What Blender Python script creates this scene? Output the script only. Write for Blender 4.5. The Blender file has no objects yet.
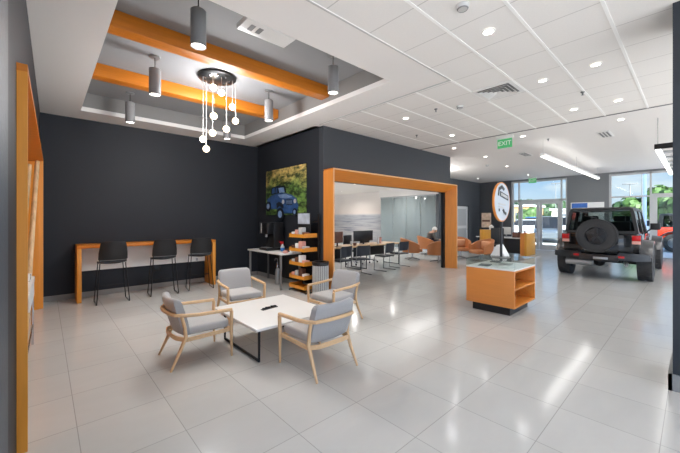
import bpy, bmesh, math, random
from mathutils import Vector, Matrix
random.seed(7)
S = bpy.context.scene
COL = S.collection
PI = math.pi
R = math.radians

# ------------------------------------------------------------------ materials
def lin(c):
    c = c / 255.0
    return c / 12.92 if c <= 0.04045 else ((c + 0.055) / 1.055) ** 2.4
def L3(rgb): return (lin(rgb[0]), lin(rgb[1]), lin(rgb[2]), 1.0)

def nt(name):
    m = bpy.data.materials.new(name); m.use_nodes = True
    t = m.node_tree; t.nodes.clear()
    out = t.nodes.new('ShaderNodeOutputMaterial')
    return m, t, out
def N(t, typ, **kw):
    n = t.nodes.new(typ)
    for k, v in kw.items():
        if k in n.inputs: n.inputs[k].default_value = v
        else: setattr(n, k, v)
    return n
def mixc(t, fac, a, b):
    n = t.nodes.new('ShaderNodeMix'); n.data_type = 'RGBA'
    for s, v in ((0, fac), (6, a), (7, b)):
        if hasattr(v, 'links'): t.links.new(v, n.inputs[s])
        else: n.inputs[s].default_value = v
    return n.outputs[2]
def coords(t, scale=(1, 1, 1), loc=(0, 0, 0), rot=(0, 0, 0), kind='Object'):
    c = t.nodes.new('ShaderNodeTexCoord'); m = t.nodes.new('ShaderNodeMapping')
    m.inputs['Scale'].default_value = scale; m.inputs['Location'].default_value = loc; m.inputs['Rotation'].default_value = rot
    t.links.new(c.outputs[kind], m.inputs['Vector']); return m.outputs['Vector']
def bump(t, height, strength, bsdf, dist=0.01):
    b = N(t, 'ShaderNodeBump', Strength=strength, Distance=dist)
    t.links.new(height, b.inputs['Height']); t.links.new(b.outputs['Normal'], bsdf.inputs['Normal'])

def mat(name, rgb, rough=0.5, metal=0.0, var=0.06, scale=9.0, bmp=0.0, spec=0.5, emit=0.0, coat=0.0, sheen=0.0):
    m, t, out = nt(name)
    b = t.nodes.new('ShaderNodeBsdfPrincipled')
    n = N(t, 'ShaderNodeTexNoise', Scale=scale, Detail=3.0)
    t.links.new(coords(t), n.inputs['Vector'])
    c = L3(rgb); d = tuple(min(1, x * (1 - var)) for x in c[:3]) + (1,); e = tuple(min(1, x * (1 + var)) for x in c[:3]) + (1,)
    t.links.new(mixc(t, n.outputs['Fac'], d, e), b.inputs['Base Color'])
    b.inputs['Roughness'].default_value = rough; b.inputs['Metallic'].default_value = metal
    b.inputs['Specular IOR Level'].default_value = spec
    b.inputs['Coat Weight'].default_value = coat; b.inputs['Sheen Weight'].default_value = sheen
    if emit:
        b.inputs['Emission Color'].default_value = c; b.inputs['Emission Strength'].default_value = emit
    if bmp: bump(t, n.outputs['Fac'], bmp, b)
    t.links.new(b.outputs[0], out.inputs[0]); return m

def wood(name, rgb, dark=0.78, rough=0.42, axis=0, scale=6.0):
    m, t, out = nt(name)
    b = t.nodes.new('ShaderNodeBsdfPrincipled')
    sc = [scale * 3] * 3; sc[axis] = scale * 0.18
    n = N(t, 'ShaderNodeTexNoise', Scale=2.2, Detail=5.0, Roughness=0.6)
    t.links.new(coords(t, tuple(sc)), n.inputs['Vector'])
    c = L3(rgb); d = tuple(x * dark for x in c[:3]) + (1,)
    r = t.nodes.new('ShaderNodeValToRGB'); r.color_ramp.elements[0].position = .3; r.color_ramp.elements[1].position = .65
    r.color_ramp.elements[0].color = d; r.color_ramp.elements[1].color = c
    t.links.new(n.outputs['Fac'], r.inputs[0]); t.links.new(r.outputs[0], b.inputs['Base Color'])
    b.inputs['Roughness'].default_value = rough
    t.links.new(b.outputs[0], out.inputs[0]); return m

def glass(name, tint=(255, 255, 255), clear=0.9, rough=0.02):
    m, t, out = nt(name)
    tr = N(t, 'ShaderNodeBsdfTransparent'); tr.inputs[0].default_value = tuple(x * clear for x in L3(tint)[:3]) + (1,)
    g = N(t, 'ShaderNodeBsdfGlossy', Roughness=rough)
    lw = N(t, 'ShaderNodeFresnel', IOR=1.45)
    mx = t.nodes.new('ShaderNodeMixShader'); ge = t.nodes.new('ShaderNodeNewGeometry')
    iv = N(t, 'ShaderNodeMath', operation='SUBTRACT'); iv.inputs[0].default_value = 1.0; t.links.new(ge.outputs['Backfacing'], iv.inputs[1])
    ml = N(t, 'ShaderNodeMath', operation='MULTIPLY'); t.links.new(iv.outputs[0], ml.inputs[0]); t.links.new(lw.outputs[0], ml.inputs[1])
    t.links.new(ml.outputs[0], mx.inputs[0]); t.links.new(tr.outputs[0], mx.inputs[1]); t.links.new(g.outputs[0], mx.inputs[2])
    t.links.new(mx.outputs[0], out.inputs[0]); return m

def frosted(name, rgb, clear=0.5):
    m, t, out = nt(name)
    b = t.nodes.new('ShaderNodeBsdfPrincipled'); b.inputs['Base Color'].default_value = L3(rgb); b.inputs['Roughness'].default_value = .12
    tr = N(t, 'ShaderNodeBsdfTransparent'); tr.inputs[0].default_value = L3((216, 228, 228))
    n = N(t, 'ShaderNodeTexNoise', Scale=.8); t.links.new(coords(t), n.inputs['Vector'])
    mr = N(t, 'ShaderNodeMapRange'); mr.inputs[3].default_value = clear - .05; mr.inputs[4].default_value = clear + .05
    t.links.new(n.outputs['Fac'], mr.inputs[0])
    mx = t.nodes.new('ShaderNodeMixShader'); t.links.new(mr.outputs[0], mx.inputs[0])
    t.links.new(b.outputs[0], mx.inputs[1]); t.links.new(tr.outputs[0], mx.inputs[2])
    t.links.new(mx.outputs[0], out.inputs[0]); return m

def emis(name, rgb, strength):
    m, t, out = nt(name)
    e = N(t, 'ShaderNodeEmission', Strength=strength); e.inputs[0].default_value = L3(rgb)
    t.links.new(e.outputs[0], out.inputs[0]); return m

def tiles(name, base, grout, size, off, mortar, rough, var=0.03, bumpy=0.15, speck=False):
    m, t, out = nt(name)
    b = t.nodes.new('ShaderNodeBsdfPrincipled')
    br = t.nodes.new('ShaderNodeTexBrick'); br.offset = 0.0; br.squash = 1.0
    br.inputs['Scale'].default_value = 1.0; br.inputs['Brick Width'].default_value = size; br.inputs['Row Height'].default_value = size
    br.inputs['Mortar Size'].default_value = mortar; br.inputs['Mortar Smooth'].default_value = 0.1; br.inputs['Bias'].default_value = 0.0
    c = L3(base)
    br.inputs['Color1'].default_value = tuple(x * (1 - var) for x in c[:3]) + (1,)
    br.inputs['Color2'].default_value = tuple(min(1, x * (1 + var)) for x in c[:3]) + (1,)
    br.inputs['Mortar'].default_value = L3(grout)
    t.links.new(coords(t, (1, 1, 1), off), br.inputs['Vector'])
    n = N(t, 'ShaderNodeTexNoise', Scale=60.0 if speck else 1.3, Detail=6.0, Roughness=.6, Distortion=.0 if speck else 1.2)
    t.links.new(coords(t, (1, 1, 1) if speck else (1, 2.2, 1), (3, 1, 0)), n.inputs['Vector'])
    mr = N(t, 'ShaderNodeMapRange'); mr.inputs[3].default_value = .94; mr.inputs[4].default_value = 1.05
    t.links.new(n.outputs['Fac'], mr.inputs[0])
    mm = t.nodes.new('ShaderNodeVectorMath'); mm.operation = 'SCALE'
    t.links.new(br.outputs['Color'], mm.inputs[0]); t.links.new(mr.outputs[0], mm.inputs['Scale'])
    t.links.new(mm.outputs[0], b.inputs['Base Color'])
    b.inputs['Roughness'].default_value = rough
    t.links.new(b.outputs[0], out.inputs[0]); return m

M = {}
M['floor'] = tiles('porcelain_tile', (194, 192, 187), (160, 158, 153), 0.605, (-0.185, -0.165, 0), 0.003, 0.13)
M['act'] = tiles('acoustic_tile', (230, 227, 223), (196, 193, 189), 0.605, (-0.18, -0.575, 0), 0.006, 0.85, var=.008, speck=True)
M['gyp'] = mat('white_gypsum', (230, 227, 224), .75, var=.01, scale=2)
M['tee'] = mat('white_tee', (246, 245, 242), .5, var=.01)
M['traywall'] = mat('taupe_paint', (128, 126, 124), .6, var=.02)
M['trayceil'] = mat('grey_paint', (140, 141, 143), .7, var=.02)
M['dark'] = mat('charcoal_paint', (37, 40, 46), .55, var=.03, scale=30, bmp=.05, spec=.3)
M['dark5'] = mat('portal_charcoal_paint', (52, 56, 62), .5, var=.03, scale=30, bmp=.05)
M['dark3'] = mat('slate_paint_shaded', (30, 37, 45), .5, var=.05, scale=60, bmp=.2)  # right column: same paint as the near column, its shade put into the colour
M['amber'] = wood('amber_veneer', (226, 150, 50), .9, .4, 2, 5)
M['amber_x'] = wood('amber_veneer_beam', (208, 122, 28), .86, .45, 0, 5)
M['orange_y'] = wood('orange_veneer_front', (214, 134, 62), .93, .4, 1, 5)
M['dark2'] = mat('slate_paint_lit', (60, 68, 78), .5, var=.05, scale=60, bmp=.2)  # near column: the shared column paint, with stronger light put into the colour
M['grey_wall'] = mat('grey_wall_paint', (112, 115, 117), .55, var=.03)
M['dark4'] = mat('mid_charcoal_paint', (78, 81, 85), .55, var=.03)
M['base'] = mat('grey_baseboard', (140, 139, 136), .5, var=.02)
M['orange'] = wood('orange_veneer', (222, 140, 60), .86, .4, 2, 5)
M['orange_x'] = wood('orange_veneer_beam', (222, 138, 52), .84, .45, 0, 5)
M['orange_edge'] = wood('pale_orange_edging', (228, 172, 118), .9, .4, 2, 5)
M['gold'] = wood('honey_veneer', (222, 160, 60), .88, .4, 2, 5)
M['oak'] = wood('oak_wood', (220, 182, 138), .84, .42, 0, 5)
M['oak_v'] = wood('oak_wood_upright', (218, 180, 136), .84, .42, 2, 5)
M['birch'] = wood('birch_bark', (222, 190, 146), .62, .6, 2, 3)
M['fabric'] = mat('light_grey_fabric', (174, 170, 166), .9, var=.07, scale=160, bmp=.25, sheen=.3)
M['fabric_b'] = mat('blue_grey_fabric', (158, 156, 155), .9, var=.07, scale=160, bmp=.25, sheen=.3)
M['white_top'] = mat('white_laminate', (228, 225, 220), .32, var=.012, scale=3)
M['white'] = mat('white_plastic', (226, 225, 222), .4, var=.02)
M['paper'] = mat('white_paper', (236, 235, 232), .7, var=.03)
M['black'] = mat('black_plastic', (26, 26, 28), .4, var=.1)
M['blackm'] = mat('black_metal', (24, 25, 27), .35, .4, var=.1)
M['stoolb'] = mat('matte_black_shell', (22, 22, 24), .45, var=.08)
M['chrome'] = mat('chrome', (205, 207, 210), .18, 1.0, var=.04)
M['alu'] = mat('brushed_aluminium', (172, 174, 176), .38, .8, var=.05, scale=30)
M['mull'] = mat('window_aluminium', (188, 190, 190), .4, .25, var=.03)
M['pend'] = mat('grey_pendant_metal', (132, 132, 133), .42, .1, var=.05)
M['grey'] = mat('mid_grey', (120, 120, 120), .5, var=.04)
M['ltgrey'] = mat('light_grey', (190, 190, 188), .5, var=.03)
M['navy'] = mat('navy_mesh', (36, 41, 50), .6, var=.12, scale=90)
M['brown'] = mat('brown_leatherette', (104, 66, 50), .5, var=.08)
M['leather'] = mat('orange_leather', (184, 116, 68), .45, var=.06, scale=40, bmp=.05)
M['leather_p'] = mat('tan_leather', (216, 158, 118), .5, var=.06, scale=40)
M['glass'] = glass('clear_glass', (250, 255, 253), .97)
M['case_glass'] = glass('case_glass', (247, 251, 250), .985)
M['tint'] = glass('tinted_glass', (196, 202, 202), .95)
M['frost'] = frosted('teal_frosted_glass', (164, 173, 175), .5)
M['globe'] = emis('warm_globe', (255, 232, 196), 9.0)
M['lens'] = emis('led_lens', (255, 250, 240), 10.0)
M['linear'] = emis('led_diffuser', (255, 252, 246), 3.2)
M['exitg'] = emis('green_exit', (96, 190, 126), .7)
M['red'] = mat('red_plastic', (200, 30, 34), .35, var=.08)
M['redlens'] = mat('red_lens', (190, 22, 26), .15, var=.1, coat=.5)
M['blue'] = mat('blue_plastic', (60, 120, 190), .4, var=.1)
M['pink'] = mat('pink_card', (222, 164, 150), .6, var=.15, scale=40)
M['skin'] = mat('skin', (196, 150, 124), .55, var=.06)
M['hair'] = mat('white_hair', (222, 220, 214), .8, var=.1, scale=80)
M['jacket'] = mat('grey_jacket', (96, 92, 88), .85, var=.15, scale=60)
M['trousers'] = mat('dark_trousers', (50, 54, 66), .85, var=.1, scale=60)
M['carblack'] = mat('black_car_paint', (16, 17, 19), .14, 0, var=.05, coat=.8)
M['carred'] = mat('red_car_paint', (214, 62, 40), .2, 0, var=.04, coat=.8)
M['carwhite'] = mat('white_car_paint', (226, 227, 228), .2, var=.02, coat=.8)
M['cargrey'] = mat('grey_car_paint', (96, 102, 108), .2, var=.04, coat=.8)
M['carblue'] = mat('blue_car_paint', (44, 120, 190), .2, var=.04, coat=.8)
M['toph'] = mat('black_hardtop', (30, 31, 33), .4, var=.1, scale=80)
M['flare'] = mat('textured_fender_flare', (50, 51, 53), .3, var=.1, scale=80, coat=.3)
M['rubber'] = mat('tyre_rubber', (46, 46, 47), .72, var=.15, scale=30, bmp=.1)
M['rimb'] = mat('black_rim', (24, 24, 26), .3, .3, var=.1)
M['rimg'] = mat('dark_grey_rim', (44, 45, 48), .3, .3, var=.1)
M['bumper'] = mat('black_bumper', (32, 33, 35), .32, var=.1, scale=60, coat=.3)
M['rims'] = mat('silver_rim', (150, 152, 156), .3, .8, var=.05)
M['asphalt'] = mat('pale_concrete_lot', (214, 212, 207), .9, var=.08, scale=1.2)
M['leaf'] = mat('green_leaf', (72, 100, 44), .6, var=.4, scale=2)
M['leafd'] = mat('dark_green_leaf', (52, 76, 44), .6, var=.4, scale=2)
M['bark'] = mat('bark', (96, 82, 68), .9, var=.2)
M['stucco_y'] = mat('yellow_stucco', (196, 156, 104), .8, var=.05)
M['stucco_w'] = mat('white_stucco', (226, 224, 218), .8, var=.03)
M['flagc'] = mat('pale_blue_flag', (112, 132, 170), .7, var=.15, scale=2)
M['skyprint'] = mat('cloudy_print', (176, 186, 198), .5, var=.5, scale=7)
M['signface'] = mat('pale_blue_grey_face', (186, 194, 202), .35, var=.02)
M['bluesign'] = mat('blue_fabric', (60, 110, 190), .6, var=.15, scale=5)

# ------------------------------------------------------------------ mesh builder
class MB:
    def __init__(s): s.bm = bmesh.new(); s.mi = 0
    def add(s, vs, fs, T=None):
        v = [s.bm.verts.new(T @ Vector(p) if T else Vector(p)) for p in vs]
        for f in fs:
            try:
                q = s.bm.faces.new([v[i] for i in f]); q.material_index = s.mi
            except ValueError: pass
        return s
    def box(s, a, b, bev=0.0, seg=2, T=None):
        lo = [min(a[i], b[i]) for i in range(3)]; hi = [max(a[i], b[i]) for i in range(3)]
        if bev <= 0:
            vs = [(x, y, z) for x in (lo[0], hi[0]) for y in (lo[1], hi[1]) for z in (lo[2], hi[2])]
            return s.add(vs, [(0, 1, 3, 2), (4, 6, 7, 5), (0, 4, 5, 1), (2, 3, 7, 6), (0, 2, 6, 4), (1, 5, 7, 3)], T)
        t = bmesh.new(); bmesh.ops.create_cube(t, size=1)
        for v in t.verts: v.co = Vector([(lo[i] + hi[i]) / 2 + v.co[i] * (hi[i] - lo[i]) for i in range(3)])
        bev = min(bev, min(hi[i] - lo[i] for i in range(3)) * .49)
        bmesh.ops.bevel(t, geom=t.edges[:], offset=bev, segments=seg, profile=.5, affect='EDGES')
        t.verts.index_update()
        s.add([v.co.copy() for v in t.verts], [[v.index for v in f.verts] for f in t.faces], T); t.free(); return s
    def loft(s, rings, cap=True, closed=True, loop=False, T=None):
        n = len(rings[0]); vs = [p for r in rings for p in r]; fs = []
        m = len(rings)
        for i in range(m if loop else m - 1):
            a = i * n; b = ((i + 1) % m) * n
            for j in range(n if closed else n - 1):
                k = (j + 1) % n; fs.append((a + j, a + k, b + k, b + j))
        if cap and not loop: fs.append(tuple(range(n))[::-1]); fs.append(tuple(range((m - 1) * n, m * n)))
        return s.add(vs, fs, T)
    def tube(s, path, r, n=8, rect=None, loop=False, T=None, up=(0, 0, 1)):
        P = [Vector(p) for p in path]; m = len(P); rings = []
        ds = [(P[i + 1] - P[i]).normalized() for i in range(m - 1)]
        worst = lambda a: max(abs(d.dot(Vector(a))) for d in ds)
        if worst(up) > .93: up = min(((1, 0, 0), (0, 1, 0), (0, 0, 1)), key=worst)
        for i in range(m):
            if loop: d = P[(i + 1) % m] - P[i - 1]
            else: d = P[min(i + 1, m - 1)] - P[max(i - 1, 0)]
            d.normalize(); u = Vector(up)
            if abs(d.dot(u)) > .999: u = Vector((.3, .8, .5))
            sd = d.cross(u).normalized(); u = sd.cross(d).normalized()
            if rect:
                w, h = rect[0] / 2, rect[1] / 2; c = min(w, h) * .45
                pr = [(w - c, -h), (w, -h + c), (w, h - c), (w - c, h), (-w + c, h), (-w, h - c), (-w, -h + c), (-w + c, -h)]
                rings.append([P[i] + sd * a + u * b for a, b in pr])
            else:
                rr = r[i] if isinstance(r, (list, tuple)) else r
                rings.append([P[i] + (sd * math.cos(2 * PI * k / n) + u * math.sin(2 * PI * k / n)) * rr for k in range(n)])
        return s.loft(rings, True, True, loop, T)
    def cyl(s, a, b, r, r2=None, n=16, T=None): return s.tube([a, b], [r, r if r2 is None else r2], n, T=T)
    def lathe(s, prof, n=24, T=None, cap=False):
        rings = [[(r * math.cos(2 * PI * k / n), r * math.sin(2 * PI * k / n), z) for k in range(n)] for r, z in prof]
        return s.loft(rings, cap, T=T)
    def sphere(s, c, r, n=16, m=10, sc=(1, 1, 1), T=None):
        prof = [(math.sin(PI * i / m), -math.cos(PI * i / m)) for i in range(m + 1)]
        rings = [[(c[0] + max(a, 1e-4) * r * sc[0] * math.cos(2 * PI * k / n), c[1] + max(a, 1e-4) * r * sc[1] * math.sin(2 * PI * k / n), c[2] + b * r * sc[2]) for k in range(n)] for a, b in prof]
        return s.loft(rings, True, T=T)
    def prism(s, pts, plane, a, b, T=None):
        f = {'xy': lambda p, c: (p[0], p[1], c), 'xz': lambda p, c: (p[0], c, p[1]), 'yz': lambda p, c: (c, p[0], p[1])}[plane]
        return s.loft([[f(p, a) for p in pts], [f(p, b) for p in pts]], T=T)
    def build(s, name, material, parent=None, ang=38, mod=None):
        bmesh.ops.recalc_face_normals(s.bm, faces=s.bm.faces[:])
        me = bpy.data.meshes.new(name); s.bm.to_mesh(me); s.bm.free()
        for k in (material if isinstance(material, (list, tuple)) else [material]): me.materials.append(M[k] if isinstance(k, str) else k)
        for p in me.polygons: p.use_smooth = True
        me.set_sharp_from_angle(angle=R(ang))
        o = bpy.data.objects.new(name, me); COL.objects.link(o)
        if parent: o.parent = parent
        return o

def tag(o, label, cat, group=None, kind=None):
    if label: o['label'] = label
    if cat: o['category'] = cat
    if group: o['group'] = group
    if kind: o['kind'] = kind
    return o
def thing(name, label, cat, loc=(0, 0, 0), rz=0, group=None, sc=1):
    o = bpy.data.objects.new(name, None); COL.objects.link(o); o.empty_display_size = .1
    o.location = loc; o.rotation_euler = (0, 0, rz); o.scale = (sc, sc, sc)
    return tag(o, label, cat, group)
def struct(name, mb, m, parent=None):
    o = mb.build(name, m, parent)
    if not parent: o['kind'] = 'structure'
    return o
def copy_tree(o, parent=None):
    c = o.copy(); COL.objects.link(c)
    if parent: c.parent = parent
    for ch in list(o.children): copy_tree(ch, c)
    return c
def dup(o, loc, rz, label, group=None):
    c = copy_tree(o); c.location = loc; c.rotation_euler = (0, 0, rz); c['label'] = label
    if group: c['group'] = group
    return c
def B(*a, **k): return MB().box(*a, **k)
def arc(cx, cy, r, a0, a1, n, z=0): return [(cx + r * math.cos(a0 + (a1 - a0) * i / n), cy + r * math.sin(a0 + (a1 - a0) * i / n), z) for i in range(n + 1)]
def area(loc, size, power, col=(1, .96, .9), rot=(0, 0, 0), sy=None, spread=PI):
    l = bpy.data.lights.new('lamp', 'AREA'); l.energy = power; l.color = col; l.size = size; l.spread = spread
    l.shape = 'DISK'
    if sy: l.shape = 'RECTANGLE'; l.size_y = sy
    o = bpy.data.objects.new('lamp', l); COL.objects.link(o); o.location = loc; o.rotation_euler = rot; return o

CH = 3.6          # ceiling height
DLP = 2.5        # downlight watts
SKYB = 3.0        # sky brightness towards the sun
# ------------------------------------------------------------------ setting
struct('floor', B((-3, -7, -.05), (18.45, 17, 0)), 'floor')
struct('ground', B((-60, -70, -.2), (120, 80, -.06)), 'asphalt')
# main ceilings
c = MB(); c.box((-3, -7, CH), (8.1, 2.39, CH + .08)); c.box((4.34, 2.39, CH), (8.1, 8.3, CH + .08))
struct('ceiling', c, 'act')
c = MB()
c.box((-.5, 2.39, CH), (4.34, 3.01, CH + .08)); c.box((-.5, 7.7, CH), (4.34, 8.5, CH + .08))
c.box((-.5, 3.01, CH), (.5, 7.7, CH + .08)); c.box((3.75, 3.01, CH), (4.34, 7.7, CH + .08)); c.box((4.34, 5.57, CH), (4.6, 8.5, CH + .08))
struct('ceiling_soffit', c, 'gyp')
c = MB(); c.box((8.1, -7, CH), (18.6, 8.3, CH + .08)); struct('ceiling_showroom', c, 'gyp')
c = MB()
c.box((.42, 2.93, CH + .001), (.499, 7.78, 3.95)); c.box((3.751, 2.93, CH + .001), (3.83, 7.78, 3.95))
c.box((.499, 2.93, CH + .001), (3.751, 3.009, 3.95)); c.box((.499, 7.701, CH + .001), (3.751, 7.78, 3.95))
struct('ceiling_tray_sides', c, 'traywall')
struct('ceiling_tray', B((.42, 2.93, 3.95), (3.83, 7.78, 4.0)), 'trayceil')
struct('roof', B((-3.2, -7.2, 4.02), (18.7, 17.2, 4.2)), 'gyp')
c = MB()
for k in range(-6, 4):
    y = .575 + .605 * k
    c.box((-2.9, y - .015, CH - .006), (8.09, y + .015, CH - .0005))
for k in range(4, 9):
    y = .575 + .605 * k
    if y < 5.4: c.box((4.36, y - .015, CH - .006), (8.09, y + .015, CH - .0005))
struct('ceiling_tees', c, 'tee')
c = MB(); c.box((8.085, -7, CH - .012), (8.115, 5.41, CH - .0005)); struct('trim_1', c, 'grey')
c = MB(); c.box((4.33, 2.38, CH - .01), (4.35, 5.4, CH - .0005)); c.box((-.1, 2.38, CH - .01), (4.35, 2.4, CH - .0005)); struct('trim_2', c, 'ltgrey')
# lounge / office ceiling
c = MB(); c.box((4.6, 8.3, 3.15), (14.7, 17, 3.2)); c.box((4.6, 8.26, 3.15), (14.0, 8.3, CH)); c.box((13.9, 8.3, 2.76), (14.5, 11.95, 3.149))
struct('ceiling_lounge', c, 'gyp')
# walls
c = MB()
c.box((-.6, 2.0, 0), (-.11, 3.14, CH)); c.box((-.6, 7.76, 0), (-.11, 8.5, CH)); c.box((-.6, 3.14, 2.66), (-.11, 7.76, CH)); c.box((-.75, 2.0, 0), (-.6, 8.5, CH))
PV = Matrix.Translation((-.06, 8.35, 0)) @ Matrix.Rotation(R(-.86), 4, 'Z') @ Matrix.Translation((.11, -8.35, 0))   # the left wall runs very slightly out of square
def left(o): o.matrix_basis = PV @ o.matrix_basis; return o
left(struct('wall_left', c, 'dark'))
struct('wall_near_column', B((-1.0, .25, 0), (-.06, 1.04, CH)), 'dark2')
struct('wall_back', B((-.11, 8.35, 0), (4.46, 8.5, CH)), 'dark')
struct('wall_niche', B((4.46, 5.57, 0), (4.6, 8.5, CH)), 'dark')
c = MB(); c.box((4.46, 5.42, 0), (4.655, 5.57, CH)); c.box((9.52, 5.42, 0), (9.85, 5.57, CH)); c.box((4.655, 5.42, 2.42), (9.52, 5.57, CH))
struct('wall_portal', c, 'dark5')
struct('wall_far_left', (lambda m: (m.box((14.0, 8.3, 0), (15.7, 8.45, CH)), m.box((17.05, 8.3, 0), (18.6, 8.45, CH)), m.box((15.7, 8.3, 2.26), (17.05, 8.45, CH)), m.box((15.6,8.46,0),(17.2,8.5,2.4)))[0])(MB()), 'dark4')
struct('wall_corner', B((18.4, 6.6, 0), (18.6, 8.3, CH)), 'dark4')
c = MB(); c.box((18.4, 2.56, 0), (18.6, 4.11, CH)); c.box((18.4, 4.11, 3.52), (18.6, 6.6, CH)); c.box((18.4, -7, 3.52), (18.6, 2.56, CH))
struct('wall_window', c, 'grey_wall')
struct('wall_lounge_left', B((4.6, 16.9, 0), (14.7, 17, 3.15)), 'white')
# mural wall
m, t, out = nt('beach_mural_print')
b = t.nodes.new('ShaderNodeBsdfPrincipled'); b.inputs['Roughness'].default_value = .6
sep = t.nodes.new('ShaderNodeSeparateXYZ'); t.links.new(coords(t), sep.inputs[0])
r = t.nodes.new('ShaderNodeValToRGB'); mr = N(t, 'ShaderNodeMapRange'); mr.inputs[2].default_value = 3.15
t.links.new(sep.outputs[2], mr.inputs[0]); t.links.new(mr.outputs[0], r.inputs[0])
e = r.color_ramp.elements; e[0].position = 0; e[0].color = L3((168, 164, 162)); e[1].position = 1; e[1].color = L3((236, 230, 226))
for p, cc in ((.3, (180, 177, 177)), (.5, (172, 173, 178)), (.56, (188, 188, 192)), (.6, (222, 210, 202)), (.75, (230, 221, 214))):
    q = e.new(p); q.color = L3(cc)
w = N(t, 'ShaderNodeTexNoise', Scale=3.0, Detail=4.0, Roughness=.65)
t.links.new(coords(t, (1, .22, 3.2), rot=(.16, 0, 0)), w.inputs['Vector'])
ls = N(t, 'ShaderNodeMath', operation='LESS_THAN'); ls.inputs[1].default_value = 1.8; t.links.new(sep.outputs[2], ls.inputs[0])
pw = N(t, 'ShaderNodeMath', operation='POWER'); pw.inputs[1].default_value = 5; t.links.new(w.outputs['Fac'], pw.inputs[0])
mu = N(t, 'ShaderNodeMath', operation='MULTIPLY'); t.links.new(ls.outputs[0], mu.inputs[0]); t.links.new(pw.outputs[0], mu.inputs[1])
mu2 = N(t, 'ShaderNodeMath', operation='MULTIPLY'); mu2.inputs[1].default_value = 6.0; mu2.use_clamp = True; t.links.new(mu.outputs[0], mu2.inputs[0])
t.links.new(mixc(t, mu2.outputs[0], r.outputs[0], L3((110, 116, 128))), b.inputs['Base Color']); t.links.new(b.outputs[0], out.inputs[0])
M['mural'] = m
struct('wall_mural', B((14.6, 8.46, 0), (14.75, 17, 3.15)), 'mural')
# columns
struct('column_right', B((4.32, -.5, 0), (4.95, .14, CH)), 'dark3')
struct('baseboard_column', (lambda m: (m.box((4.29, -.53, 0), (4.318, .17, .15)), m.box((4.29, .142, 0), (4.98, .17, .15)))[0])(MB()), 'base')
c = MB(); c.box((-.1, 8.335, 0), (4.44, 8.349, .1)); struct('baseboard_back', c, 'base')
c = MB(); c.box((4.445, 5.6, 0), (4.459, 8.33, .1)); struct('baseboard_niche', c, 'base')
c = MB(); c.box((-.109, 7.9, 0), (-.095, 8.33, .1)); left(struct('baseboard_left', c, 'base'))

# ------------------------------------------------------------------ windows and doors
def frame_bars(mb, bars, x0=18.42, x1=18.54):
    for (y0, y1, z0, z1) in bars: mb.box((x0, y0, z0), (x1, y1, z1))
w1 = thing('window_1', 'entrance glazing with double doors under a transom', 'window'); w1['kind'] = 'structure'
c = MB(); frame_bars(c, [(6.51, 6.6, 0, 3.52), (6.21, 6.27, 0, 3.52), (4.32, 4.38, 0, 3.52), (4.11, 4.17, 0, 3.52), (4.17, 6.51, 2.44, 2.54), (4.17, 6.51, 3.44, 3.52), (4.17, 4.32, 0, .12), (6.27, 6.51, 0, .12)])
c.build('window_frame', 'mull', w1)
c = MB()
for (y0, y1, z0, z1) in ((6.27, 6.51, .12, 2.44), (4.17, 4.32, .12, 2.44), (4.38, 6.21, 2.54, 3.44), (6.27, 6.51, 2.54, 3.44), (4.17, 4.32, 2.54, 3.44)): c.box((18.475, y0, z0), (18.485, y1, z1))
c.build('pane', 'glass', w1)
for i, (y0, y1, hy) in enumerate(((4.39, 5.29, 5.2), (5.31, 6.2, 5.4))):
    d = thing('door_%d' % (i + 1), 'glass entrance door leaf', 'door'); d['kind'] = 'structure'
    c = MB(); frame_bars(c, [(y0, y0 + .12, .01, 2.43), (y1 - .12, y1, .01, 2.43), (y0 + .12, y1 - .12, 2.3, 2.43), (y0 + .12, y1 - .12, .01, .26)], 18.45, 18.5); c.build('door_frame', 'mull', d)
    B((18.47, y0 + .12, .26), (18.48, y1 - .12, 2.3)).build('pane', 'glass', d)
    MB().tube([(18.45, hy, .9), (18.39, hy, .9), (18.39, hy, 1.25), (18.45, hy, 1.25)], .012).build('handle', 'chrome', d)
w2 = thing('window_2', 'tall showroom glazing beside the dark pier', 'window'); w2['kind'] = 'structure'
c = MB(); frame_bars(c, [(2.48, 2.56, 0, 3.52), (1.2, 1.26, 2.58, 3.52), (-6.9, 2.48, 3.44, 3.52), (-6.9, 1.26, 2.44, 2.6), (1.26, 2.48, 2.48, 2.54), (1.04, 1.26, 0, 2.44), (1.26, 2.48, 0, .12), (-.9, -.7, 0, 3.44), (-2.9, -2.8, 0, 3.44), (-4.9, -4.8, 0, 3.44), (-7, -6.9, 0, 3.52)])
c.build('window_frame', 'mull', w2)
c = MB()
for (y0, y1, z0, z1) in ((1.26, 2.48, .12, 2.48), (1.26, 2.48, 2.54, 3.44), (-.7, 1.2, 2.6, 3.44), (-.7, 1.04, 0, 2.44), (-2.8, -.9, 0, 2.44), (-2.8, -.9, 2.6, 3.44), (-4.8, -2.9, 0, 2.44), (-6.9, -4.9, 0, 2.44)): c.box((18.475, y0, z0), (18.485, y1, z1))
c.build('pane', 'glass', w2)
# white back-of-house door
d = thing('door_3', 'white panelled door in the dark far wall', 'door'); d['kind'] = 'structure'
B((15.74, 8.33, .01), (17.0, 8.37, 2.22), .004).build('door_leaf', 'white', d)
c = MB(); c.box((15.9, 8.322, 1.2), (16.8, 8.329, 2.08)); c.box((15.9, 8.322, .2), (16.8, 8.329, 1.05)); c.build('door_panel', 'ltgrey', d)
MB().tube([(16.9, 8.33, 1.0), (16.9, 8.27, 1.0), (16.78, 8.27, 1.0)], .012).build('handle', 'blackm', d)

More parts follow.
